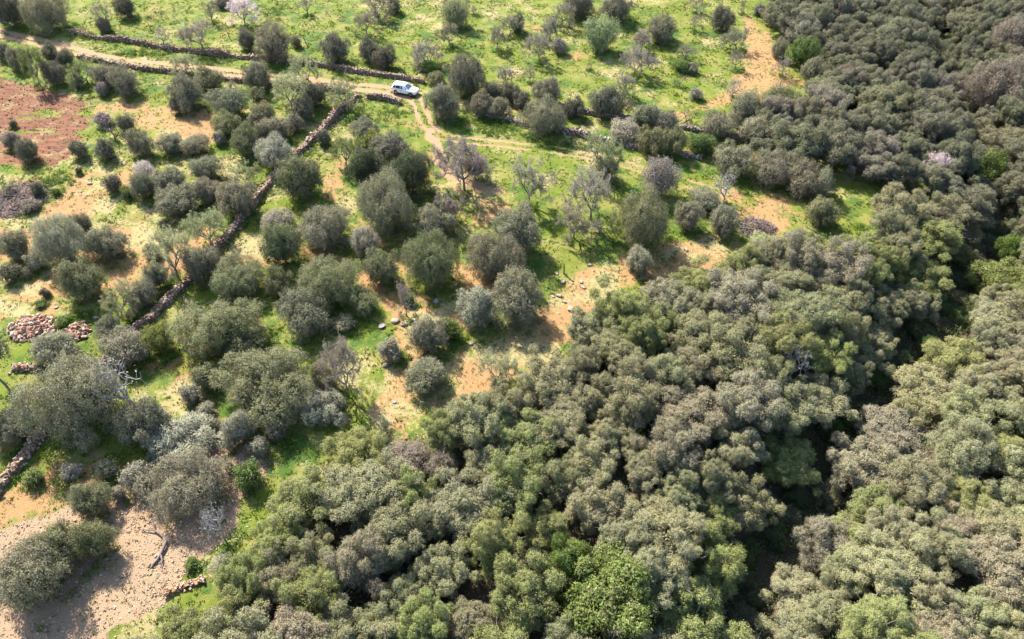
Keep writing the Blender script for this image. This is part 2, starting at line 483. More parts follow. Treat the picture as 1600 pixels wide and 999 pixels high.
def build_ground():
    gx, gy = grow_axis(-108, 108, .4), grow_axis(12, 156, .4)
    X, Y = np.meshgrid(gx, gy)
    x, y = X.ravel(), Y.ravel()
    z = terr(x, y)
    z1, z2 = zones(x, y)
    # relief of the ground itself: ruts, furrows
    z = z - .05 * z2[:, 1] + (fbm(x, y, .9, 3) - .5) * .12 * (1 - z2[:, 1])
    z = z + z1[:, 2] * .10 * np.sin((x * .45 + y * .95) * 5.2)
    nx, ny = len(gx), len(gy)
    i = np.arange(nx - 1)[None, :] + np.arange(ny - 1)[:, None] * nx
    F = np.stack([i, i + 1, i + nx + 1, i + nx], -1).reshape(-1, 4)
    fc = lambda a: a[F].mean(1)
    zone = np.zeros(len(F), int)
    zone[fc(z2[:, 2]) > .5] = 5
    zone[fc(z2[:, 0]) > .5] = 3
    zone[fc(z1[:, 2]) > .35] = 2
    zone[fc(z2[:, 1]) > .42] = 1
    V = np.stack([x, y, z], 1)
    m, t, b = mat('ground')
    g = N(t, 'ShaderNodeNewGeometry')
    P = g.outputs['Position']
    A1 = N(t, 'ShaderNodeAttribute', attribute_name='zone'); A2 = N(t, 'ShaderNodeAttribute', attribute_name='zone_two')
    s1 = N(t, 'ShaderNodeSeparateColor'); t.links.new(A1.outputs['Color'], s1.inputs[0])
    s2 = N(t, 'ShaderNodeSeparateColor'); t.links.new(A2.outputs['Color'], s2.inputs[0])
    n1, n2, n3 = noise_n(t, P, 1.1, 6, .7), noise_n(t, P, 2.7, 6, .72), noise_n(t, P, 9.0, 4, .7)
    n4 = noise_n(t, P, .35, 4, .6)
    def fac(w, n, amt, lo=.4, hi=.6):
        v = math_n(t, 'ADD', w, math_n(t, 'MULTIPLY', math_n(t, 'SUBTRACT', n, .5), amt))
        mr = N(t, 'ShaderNodeMapRange'); mr.interpolation_type = 'SMOOTHSTEP'
        t.links.new(v, mr.inputs['Value']); mr.inputs['From Min'].default_value = lo; mr.inputs['From Max'].default_value = hi
        return mr.outputs[0]
    soil = mix_c(t, n2, (.18, .10, .040), (.315, .195, .092))
    green = mix_c(t, n1, (.056, .088, .009), (.130, .152, .018))
    green = mix_c(t, fac(n4, n3, .4, .42, .62), green, (.155, .15, .04))
    green = mix_c(t, fac(noise_n(t, P, .22, 5, .65), n2, .4, .5, .62), green, (.045, .085, .014))
    straw = mix_c(t, n3, (.165, .135, .052), (.32, .275, .14))
    st = N(t, 'ShaderNodeVectorMath', operation='MULTIPLY'); t.links.new(P, st.inputs[0]); st.inputs[1].default_value = (.35, 2.6, 1)
    furrow = noise_n(t, st.outputs[0], .8, 5, .65)
    red = mix_c(t, math_n(t, 'MULTIPLY_ADD', math_n(t, 'SUBTRACT', furrow, .5), 2.2, .5, True), (.075, .031, .018), (.195, .090, .052))
    red = mix_c(t, fac(n4, n2, .5, .52, .7), red, (.20, .15, .075))
    scree = mix_c(t, n3, (.16, .10, .062), (.34, .24, .155))
    track = mix_c(t, n3, (.205, .12, .066), (.325, .22, .135))
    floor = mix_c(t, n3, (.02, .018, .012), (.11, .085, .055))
    c = mix_c(t, fac(s1.outputs[0], n1, 1.0), soil, green)
    c = mix_c(t, fac(s1.outputs[1], n2, 1.2, .42, .62), c, straw)
    c = mix_c(t, fac(s1.outputs[2], n1, 1.0, .35, .55), c, red)
    c = mix_c(t, fac(s2.outputs[0], n2, .9), c, scree)
    c = mix_c(t, fac(s2.outputs[1], n2, .7, .3, .6), c, track)
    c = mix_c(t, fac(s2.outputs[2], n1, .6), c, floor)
    t.links.new(c, b.inputs['Base Color'])
    b.inputs['Roughness'].default_value = .95
    b.inputs['Specular IOR Level'].default_value = .15
    bn = N(t, 'ShaderNodeBump'); bn.inputs['Distance'].default_value = .10; bn.inputs['Strength'].default_value = .8
    t.links.new(n3, bn.inputs['Height']); t.links.new(bn.outputs[0], b.inputs['Normal'])
    names = {0: 'meadow', 1: 'dirt_track', 2: 'ploughed_field', 3: 'stony_ground', 5: 'woodland_floor'}
    for k, nm in names.items():
        f = F[zone == k]
        if not len(f): continue
        used, inv = np.unique(f, return_inverse=True)
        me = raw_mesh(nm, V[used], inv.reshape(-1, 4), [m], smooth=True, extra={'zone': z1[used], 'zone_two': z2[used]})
        link(nm, me, kind='structure')

build_ground()

# ------------------------------------------------------------------ grass, weeds, clods, gravel (nobody could count these)
def in_frame(P, m=30):
    q, d = project(P)
    return (d > 1) & (q[:, 0] > -m) & (q[:, 0] < 1600 + m) & (q[:, 1] > -m) & (q[:, 1] < 999 + m)

def blades(P, n, h, spread, r, col, width=.05):
    """n blades per tuft as single triangles"""
    k = len(P)
    a = r.uniform(0, 2 * math.pi, (k, n)); rr = spread[:, None] * np.sqrt(r.random((k, n)))
    bx = P[:, None, 0] + np.cos(a) * rr; by = P[:, None, 1] + np.sin(a) * rr; bz = np.broadcast_to(P[:, None, 2], bx.shape)
    th = r.uniform(0, 2 * math.pi, (k, n)); lean = r.uniform(.1, .9, (k, n)) * h[:, None]
    hh = h[:, None] * r.uniform(.5, 1.2, (k, n)); w = width * r.uniform(.6, 1.5, (k, n))
    c, s = np.cos(th), np.sin(th)
    A = np.stack([bx - s * w, by + c * w, bz - .02], -1); B = np.stack([bx + s * w, by - c * w, bz - .02], -1)
    C = np.stack([bx + c * lean, by + s * lean, bz + hh], -1)
    V = np.stack([A, B, C], 2).reshape(-1, 3)
    T = np.arange(len(V)).reshape(-1, 3)
    cc = np.repeat(np.repeat(col, n, 0) * r.uniform(.75, 1.25, (k * n, 1)), 3, 0)
    return V, T, cc

def build_ground_cover():
    r = np.random.default_rng(5)
    n = 300000
    # sampled evenly in the picture's depth so that near ground is as dense as far ground looks
    x = r.uniform(-110, 110, n); y = r.uniform(14, 156, n)
    P = np.stack([x, y, terr(x, y)], 1)
    k = in_frame(P); P = P[k]; x, y = P[:, 0], P[:, 1]
    z1, z2 = zones(x, y)
    dens = np.clip(z1[:, 0] * 1.5 - .25, 0, 1) * (1 - z1[:, 2]) * (1 - z2[:, 0] * .8) * (1 - np.clip(z2[:, 1] * 1.4, 0, 1)) * (1 - z2[:, 2])
    clump = fbm(x, y, 1.6, 1)
    keep = r.random(len(P)) < dens * np.clip((clump - .33) * 3.2, 0, 1)
    P, z1, clump = P[keep], z1[keep], clump[keep]
    straw = smooth01((z1[:, 1] + r.uniform(-.4, .4, len(P)) - .35) / .35)[:, None]
    lush = fbm(P[:, 0], P[:, 1], 7, 4)[:, None]
    g = np.array([.072, .112, .011]) * (1.3 - lush * .6) + np.array([.045, .035, .007]) * lush
    col = g * (1 - straw) + np.array([.26, .225, .11]) * straw
    h = (.06 + .20 * np.clip(clump - .3, 0, .5)) * r.uniform(.7, 1.5, len(P))
    V, T, C = blades(P, 6, h, np.full(len(P), .16), r, col, .05)
    link('meadow_grass', raw_mesh('meadow_grass', V, T, [M_GRASS], tone=C), kind='stuff')['label'] = 'short green and straw coloured meadow grass'

    # pale dry seed heads on the straw field and over the meadow
    n = 160000
    x = r.uniform(-110, 70, n); y = r.uniform(22, 156, n)
    P = np.stack([x, y, terr(x, y)], 1); P = P[in_frame(P)]; x, y = P[:, 0], P[:, 1]
    z1, z2 = zones(x, y)
    keep = r.random(len(P)) < np.maximum(np.clip(z1[:, 1] * 2.0 - .85, 0, 1) * .6, .30 * np.clip(.62 - z1[:, 0], 0, .5) * 2) * (1 - z2.max(1)) * (1 - z1[:, 2])
    P = P[keep]
    col = np.array([.29, .25, .13]) * r.uniform(.75, 1.15, (len(P), 1))
    V, T, C = blades(P, 5, r.uniform(.08, .22, len(P)), np.full(len(P), .2), r, col, .045)
    link('dry_grass', raw_mesh('dry_grass', V, T, [M_GRASS], tone=C), kind='stuff')['label'] = 'pale dry grass left in drifts over the field'

    # stones of the clearing and loose stones on bare earth
    n = 260000
    x = r.uniform(-60, 40, n); y = r.uniform(14, 75, n)
    P = np.stack([x, y, terr(x, y)], 1); P = P[in_frame(P)]; x, y = P[:, 0], P[:, 1]
    z1, z2 = zones(x, y)
    bare = np.clip(.4 - z1[:, 0], 0, 1) * .10
    keep = r.random(len(P)) < np.clip(z2[:, 0] * .9 + bare, 0, 1) * (1 - z2[:, 2]) * (.35 + fbm(x, y, 2.2, 3))
    P = P[keep]
    s = np.clip(np.exp(r.normal(-2.15, .45, len(P))), .05, .34)
    col = np.array([.30, .235, .165]) * r.uniform(.62, 1.3, (len(P), 1)) * np.array([1, .97, .94])
    V, T, C = stones(P, s, r, False, col)
    link('scattered_stones', raw_mesh('scattered_stones', V, T, [M_STONE], tone=C), kind='stuff')['label'] = 'pale loose stones strewn over the clearing'

    # clods of the ploughed field
    n = 40000
    x = r.uniform(-110, -50, n); y = r.uniform(60, 140, n)
    P = np.stack([x, y, terr(x, y)], 1); P = P[in_frame(P)]
    z1, z2 = zones(P[:, 0], P[:, 1])
    P = P[r.random(len(P)) < z1[:, 2] ** 2 * .55]
    s = np.exp(r.normal(-1.75, .35, len(P)))
    col = np.array([.13, .060, .036]) * r.uniform(.65, 1.35, (len(P), 1))
    V, T, C = stones(P, s, r, False, col)
    link('earth_clods', raw_mesh('earth_clods', V, T, [M_STONE], tone=C), kind='stuff')['label'] = 'red clods of earth turned up by the plough'

build_ground_cover()
# ------------------------------------------------------------------ crowns, trunks: prototypes that share their meshes
def unit(v): return v / (np.linalg.norm(v, axis=-1, keepdims=True) + 1e-9)

def leaf_tris(c, d, L, Wd, r, nrm=None):
    if nrm is not None:                                  # leaves lie mostly flat to the light side of their tuft
        d = unit(d - nrm * (d * nrm).sum(-1, keepdims=True) * .75)
        s = unit(np.cross(d, nrm))
    else:
        s = unit(np.cross(d, unit(r.normal(size=d.shape))))
    A = c - s * (Wd * .5)[:, None]; B = c + s * (Wd * .5)[:, None]; C = c + d * L[:, None]
    return np.stack([A, B, C], 1).reshape(-1, 3)

def crown_arrays(r, R, H, nl, rl, nleaf, L=.2, Wd=.085, bottom=0.05, twig=.12, yel=.2, tuft=.30, core=.12, squash=1.0, ragged=.1):
    """lobed crown of small leaves: lobes carry tufts, tufts carry leaves"""
    b = H * (1 - bottom) / 2; zc = H * bottom + b
    i = np.arange(nl) + .5
    ph = np.arccos(1 - (1.95 if bottom <= 0 else 1.75) * i / nl); th = math.pi * (1 + 5 ** .5) * i + r.uniform(0, 6)
    D = np.stack([np.sin(ph) * np.cos(th), np.sin(ph) * np.sin(th), np.cos(ph)], 1) + r.normal(0, .16, (nl, 3))
    lr = rl * R * r.uniform(.55, 1.45, nl)
    ax = np.array([R, R * squash, b])
    k = r.uniform(.98 - ragged * 1.6, 1.0 + ragged * 1.2, nl)[:, None]
    LC = D * (ax[None] - lr[:, None] * .8) * k + np.array([0, 0, zc])
    LC[:, 2] = np.maximum(LC[:, 2], lr * .4)
    area = lr ** 2
    cnt = np.maximum((nleaf * area / area.sum()).astype(int), 20)
    out_c, out_d, out_t, out_s, out_n = [], [], [], [], []
    for q in range(nl):
        n = cnt[q]
        nt_ = max(8, int(4 * math.pi * lr[q] ** 2 / (tuft * tuft) * .7))
        td = unit(r.normal(size=(nt_, 3)) + np.array([0, 0, .25])); tb = r.uniform(-.16, .16, nt_); ty = r.random(nt_) ** 2 * yel * 2; tr_ = r.uniform(.66, 1.22, nt_); tg = r.random(nt_) < twig * .8
        w = r.integers(0, nt_, n)
        p = td[w] * (lr[q] * tr_[w])[:, None] + r.normal(0, tuft * .5, (n, 3)) * np.array([.9, .9, 1.25])
        rad = np.linalg.norm(p, axis=1) / lr[q]
        p = p * np.where(rad > 1.5, 1.5 / rad, 1.0)[:, None]
        c = LC[q] + p
        d = unit(unit(p) * .75 + r.normal(0, .62, (n, 3)) + np.array([0, 0, .25]))
        inside = np.zeros(n, bool)
        for j in range(nl):
            if j != q:
                inside |= np.linalg.norm(c - LC[j], axis=1) < lr[j] * .70
        ok = (~inside) & (c[:, 2] > .02)
        t = np.stack([.5 + tb[w] + r.normal(0, .06, n), np.where(tg[w], r.random(n) * .9, (r.random(n) < twig * .4) * .8), np.clip(ty[w] + r.normal(0, .08, n), 0, 1)], 1)
        out_c.append(c[ok]); out_d.append(d[ok]); out_t.append(np.clip(t[ok], 0, 1.2)); out_s.append(np.ones(ok.sum()))
        tdir = unit(p - td[w] * (lr[q] * tr_[w])[:, None] * .72)
        out_n.append(unit(tdir * .9 + np.array([0, 0, .16]) + r.normal(0, .24, (n, 3)))[ok])
    # the inside of the crown: fewer, larger sprays
    n = int(min(nleaf, 30000) * core)
    p = unit(r.normal(size=(n, 3))) * (r.random(n) ** (1 / 3))[:, None] * .72
    c = p * ax + np.array([0, 0, zc]); ok = c[:, 2] > .05
    out_c.append(c[ok]); out_d.append(unit(r.normal(size=(n, 3)))[ok]); out_t.append(np.tile([[.4, .05, .05]], (ok.sum(), 1))); out_s.append(np.full(ok.sum(), 2.1)); out_n.append(unit(r.normal(size=(n, 3)))[ok])
    c, d, t, s, nn = map(np.concatenate, (out_c, out_d, out_t, out_s, out_n))
    LL = L * r.uniform(.6, 1.3, len(c)) * s; WW = Wd * r.uniform(.7, 1.3, len(c)) * s
    V = leaf_tris(c, d, LL, WW, r, nn)
    T = np.arange(len(V)).reshape(-1, 3)
    t = np.repeat(t, 3, 0)
    # bare grey twigs standing out of the crown
    tw = Acc()
    for _ in range(int(10 + R * 9)):
        q = int(r.integers(0, nl)); dr = unit(r.normal(size=3) + np.array([0, 0, .5])); s0 = LC[q] + dr * lr[q] * .5
        e = s0 + dr * (lr[q] * .5 + r.uniform(.1, .4)) + r.normal(0, .08, 3)
        tube(tw, [s0, (s0 + e) / 2 + r.normal(0, .05, 3), e], [.022, .016, .008], 3)
        f = e + unit(dr + r.normal(0, .6, 3)) * r.uniform(.15, .35)
        tube(tw, [(s0 + e) / 2, f], [.014, .007], 3)
    tv = np.concatenate(tw.V); qd = np.concatenate(tw.Q)
    tt = np.concatenate([np.concatenate(tw.T), qd[:, [0, 1, 2]], qd[:, [0, 2, 3]]]) + len(V)
    V = np.vstack([V, tv]); T = np.vstack([T, tt]); t = np.vstack([t, np.tile([[.6, 1.0, 0]], (len(tv), 1))])
    return V, T, t, LC, lr

def stem_mesh(r, LC, lr, H, name, m, thick=.09, single=False):
    a = Acc()
    top = np.array([r.normal(0, .12), r.normal(0, .12), H * .32])
    tube(a, [np.array([0, 0, -.25]), np.array([r.normal(0, .05), r.normal(0, .05), H * .12]), top], [thick * 1.5, thick * 1.15, thick], 7)
    for q in r.permutation(len(LC))[:9]:
        e = LC[q]
        mid = (top + e) / 2 + r.normal(0, .12, 3)
        s = np.array([0, 0, H * r.uniform(.05, .28)]) if not single else top
        tube(a, [s, mid, e], [thick * .8, thick * .55, thick * .2], 5)
    return a.mesh(name, [m], smooth=True)

PROTO = {}

def add_crown_proto(key, seed, R, H, nl, rl, nleaf, lm=None, bark=None, thick=.09, single=False, **kw):
    r = np.random.default_rng(seed)
    V, T, C, LC, lr = crown_arrays(r, R, H, nl, rl, nleaf, **kw)
    crown = raw_mesh('crown', V, T, [lm or M_LEAF], tone=C)
    PROTO.setdefault(key, []).append((stem_mesh(r, LC, lr, H, 'trunk', bark or M_BARK, thick, single), crown, R, H))

for s in range(5): add_crown_proto('small', 20 + s, .9, 1.5, 7, .46, 5200, thick=.04, tuft=.17, L=.12, Wd=.055, bottom=0, ragged=.22)
for s in range(8): add_crown_proto('medium', 40 + s, 2.0, 2.9, 15, .36, 27000, thick=.08, tuft=.22, L=.125, Wd=.052, bottom=-.03, ragged=.2, squash=(.9, 1.1, 1, .8, 1, .75, 1.2, .9)[s])
for s in range(4): add_crown_proto('large', 60 + s, 3.4, 4.4, 30, .26, 60000, thick=.13, tuft=.24, L=.13, Wd=.055, bottom=-.02, ragged=.18, squash=(.85, 1, .9, 1.05)[s])
for s in range(7): add_crown_proto('wood', 80 + s, 2.6, 4.6, 40, .185, 68000, ragged=.26, thick=.10, yel=.22, twig=.09, tuft=.19, L=.11, Wd=.047, bottom=.08, squash=(1, .85, 1.1, .9, 1, .8, 1)[s])
for s in range(2): add_crown_proto('twiggy', 100 + s, 2.0, 3.0, 14, .36, 14000, twig=.6, tuft=.24, L=.15, Wd=.05, thick=.07)
for s in range(2): add_crown_proto('broad', 120 + s, 2.4, 3.2, 24, .26, 30000, lm=M_BROAD, ragged=.2, L=.13, Wd=.08, twig=.10, yel=.45, thick=.09, tuft=.34)
for s in range(2): add_crown_proto('umbel', 140 + s, 2.2, 4.2, 11, .38, 15000, bottom=.42, tuft=.24, L=.15, Wd=.066, thick=.10, single=True)

def branchy(key, seed, H, R, nleaf, L, Wd, bark, lm, levels=4, lean=.12, spread=.98, twig=.12, yel=.3, thick=.16, kids=(3, 4)):
    r = np.random.default_rng(seed)
    A, B = Acc(), Acc()
    tips = []
    def grow(p, d, ln, rad, lv):
        n = 4
        pts = [p]; dd = d.copy()
        for i in range(n - 1):
            dd = unit(dd + r.normal(0, .16, 3) + np.array([0, 0, .05]))
            pts.append(pts[-1] + dd * ln / (n - 1))
        rr = np.linspace(rad, rad * .62, n)
        (A if lv < 3 else B).add  # same builder, two meshes
        tube(A if lv < 3 else B, pts, rr, 6 if lv == 0 else (5 if lv < 3 else 3), None)
        if lv >= 3:
            for q in pts[1:]: tips.append((q, dd))
        if lv >= levels: return
        m = r.integers(*kids) + (1 if lv == 0 else 0)
        a0 = r.uniform(0, 6.28)
        for j in range(m):
            a = a0 + j * 2 * math.pi / m + r.normal(0, .3)
            side = unit(np.cross(dd, np.array([math.cos(a), math.sin(a), .2])))
            nd = unit(dd * (1 - spread * .45) + side * spread * r.uniform(.7, 1.2) + np.array([0, 0, .12]))
            st = pts[-1] if j < 2 or lv == 0 else pts[2]
            grow(st, nd, ln * r.uniform(.66, .9) if lv else H * r.uniform(.28, .36), rad * .6, lv + 1)
    d0 = unit(np.array([r.normal(0, lean), r.normal(0, lean), 1.0]))
    grow(np.array([0, 0, -.15]), d0, H * .24, thick, 0)
    Vt = np.concatenate(A.V); Vb = np.concatenate(B.V)
    allv = np.vstack([Vt, Vb])
    zs = H / allv[:, 2].max()
    off = np.median(Vb[:, :2], axis=0) * 0
    rs = R / np.percentile(np.hypot(Vb[:, 0] - Vb[:, 0].mean(), Vb[:, 1] - Vb[:, 1].mean()), 86)
    scl = np.array([rs, rs, zs])
    A.V = [v * scl for v in A.V]; B.V = [v * scl for v in B.V]
    trunk = A.mesh('trunk', [bark], smooth=True)
    tp = np.array([t[0] for t in tips]) * scl; td = np.array([t[1] for t in tips])
    Vb = np.concatenate(B.V); Tb = np.concatenate(B.T); Qb = np.concatenate(B.Q)
    Cb = np.tile([[.5, 1.0, 0]], (len(Vb), 1))
    mi = [0] * (len(Tb) + len(Qb))
    if nleaf:
        w = r.integers(0, len(tp), nleaf)
        c = tp[w] + r.normal(0, .11, (nleaf, 3))
        d = unit(td[w] + r.normal(0, .8, (nleaf, 3)))
        V = leaf_tris(c, d, L * r.uniform(.6, 1.3, nleaf), Wd * r.uniform(.7, 1.3, nleaf), r, unit(r.normal(0, .6, (nleaf, 3)) + np.array([0, 0, .6])))
        T = np.arange(len(V)).reshape(-1, 3) + len(Vb)
        t = np.stack([.5 + r.normal(0, .16, nleaf), (r.random(nleaf) < twig) * .9, r.random(nleaf) * yel], 1)
        V = np.vstack([Vb, V]); C = np.vstack([Cb, np.repeat(np.clip(t, 0, 1.2), 3, 0)])
        me = raw_mesh('crown', V, [Tb, Qb, T], [bark, lm], mat_idx=mi + [1] * len(T), tone=C)
    else:
        me = raw_mesh('crown', Vb, [Tb, Qb], [bark], tone=Cb)
    PROTO.setdefault(key, []).append((trunk, me, R, H))

for s in range(6): branchy('almond', 200 + s, 4.6, 2.3, 12000, .12, .06, M_ABARK, M_ALM)
for s in range(3): branchy('thin', 220 + s, 3.6, 1.5, 2200, .12, .06, M_ABARK, M_ALM, kids=(2, 4))
for s in range(2): branchy('bare', 240 + s, 3.2, 1.7, 0, 0, 0, M_SNAG, None, kids=(2, 4), lean=.2)
for s in range(2): branchy('bleached', 260 + s, 3.4, 1.9, 250, .12, .07, M_DEAD, M_ALM, kids=(3, 4))

TINT = {'g': (.195, .182, .116), 'd': (.138, .130, .090), 'o': (.172, .172, .082), 'k': (.066, .080, .042), 'p': (.235, .195, .17), 'y': (.18, .19, .045),
        'l': (.29, .31, .15), 'b': (.21, .17, .13), 'w': (.56, .48, .46), 'n': (.095, .145, .03), 'v': (.14, .17, .044), 's': (.30, .275, .20)}
CHILD = {}
prng = np.random.default_rng(77)
TREES = []          # (x, y, radius) of every plant set by hand

def plant(name, cat, label, key, idx, loc, sx, sy, sz, tint, group, rz=None, jitter=.12):
    tr, cr, R, H = PROTO[key][idx % len(PROTO[key])]
    e = thing(name, label, cat, loc, prng.uniform(0, 6.283) if rz is None else rz, group)
    e.scale = (sx, sy, sz)
    t = link('trunk', tr, e)
    c = link('crown', cr, e)
    k = prng.uniform(1 - jitter, 1 + jitter)
    j = prng.uniform(-.05, .05, 3)
    c.color = (*[max(.01, tint[i] * k * (1 + j[i])) for i in range(3)], 1.0)
    return e

def place_round(x, y, w, h, tint, label, name='olive_tree', cat='tree', key=None, group=None):
    """x, y, w, h: the crown's box in the photograph; gives the base on the ground and real size"""
    p = at(x, y + h * .3)
    _, dep = project(p); s = FPX / dep[0]
    w *= .93; h *= .93
    a = w / 2 / s
    dl = math.atan2(CAMH - p[2], math.hypot(p[1], 0) + 1e-6)
    hb = (h / 2 / s) ** 2 - (a * math.sin(dl)) ** 2
    b = math.sqrt(max(hb, 0)) / math.cos(dl)
    b = min(max(b, .52 * a), .98 * a)
    p = at(x, y, b * .95)
    if key is None:
        key = 'small' if a < 1.35 else ('medium' if a < 2.75 else 'large')
    idx = int(prng.integers(0, len(PROTO[key])))
    _, _, R, H = PROTO[key][idx]
    TREES.append((p[0], p[1], a * (1.12 if key == 'broad' else 1.0)))
    g = group or ('bushes scattered over the open ground' if name == 'bush' else 'olive trees of the open grove')
    return plant(name, cat, label, key, idx, p, a / R, a / R * prng.uniform(.92, 1.08), 2.05 * b / H, TINT[tint], g)

def place_stem(x, y, w, h, tint, label, name='almond_tree', cat='tree', key='almond', group='almond trees on the grass'):
    p = at(x, y)
    q0, dep = project(p); q1, _ = project(p + np.array([0, 0, 1.0]))
    H = h / max(abs(q0[0][1] - q1[0][1]), 1)
    a = w / 2 / (FPX / dep[0])
    idx = int(prng.integers(0, len(PROTO[key])))
    _, _, R, PH = PROTO[key][idx]
    TREES.append((p[0], p[1], min(a, 1.0)))
    return plant(name, cat, label, key, idx, p, a / R, a / R, H / PH, TINT[tint], group)
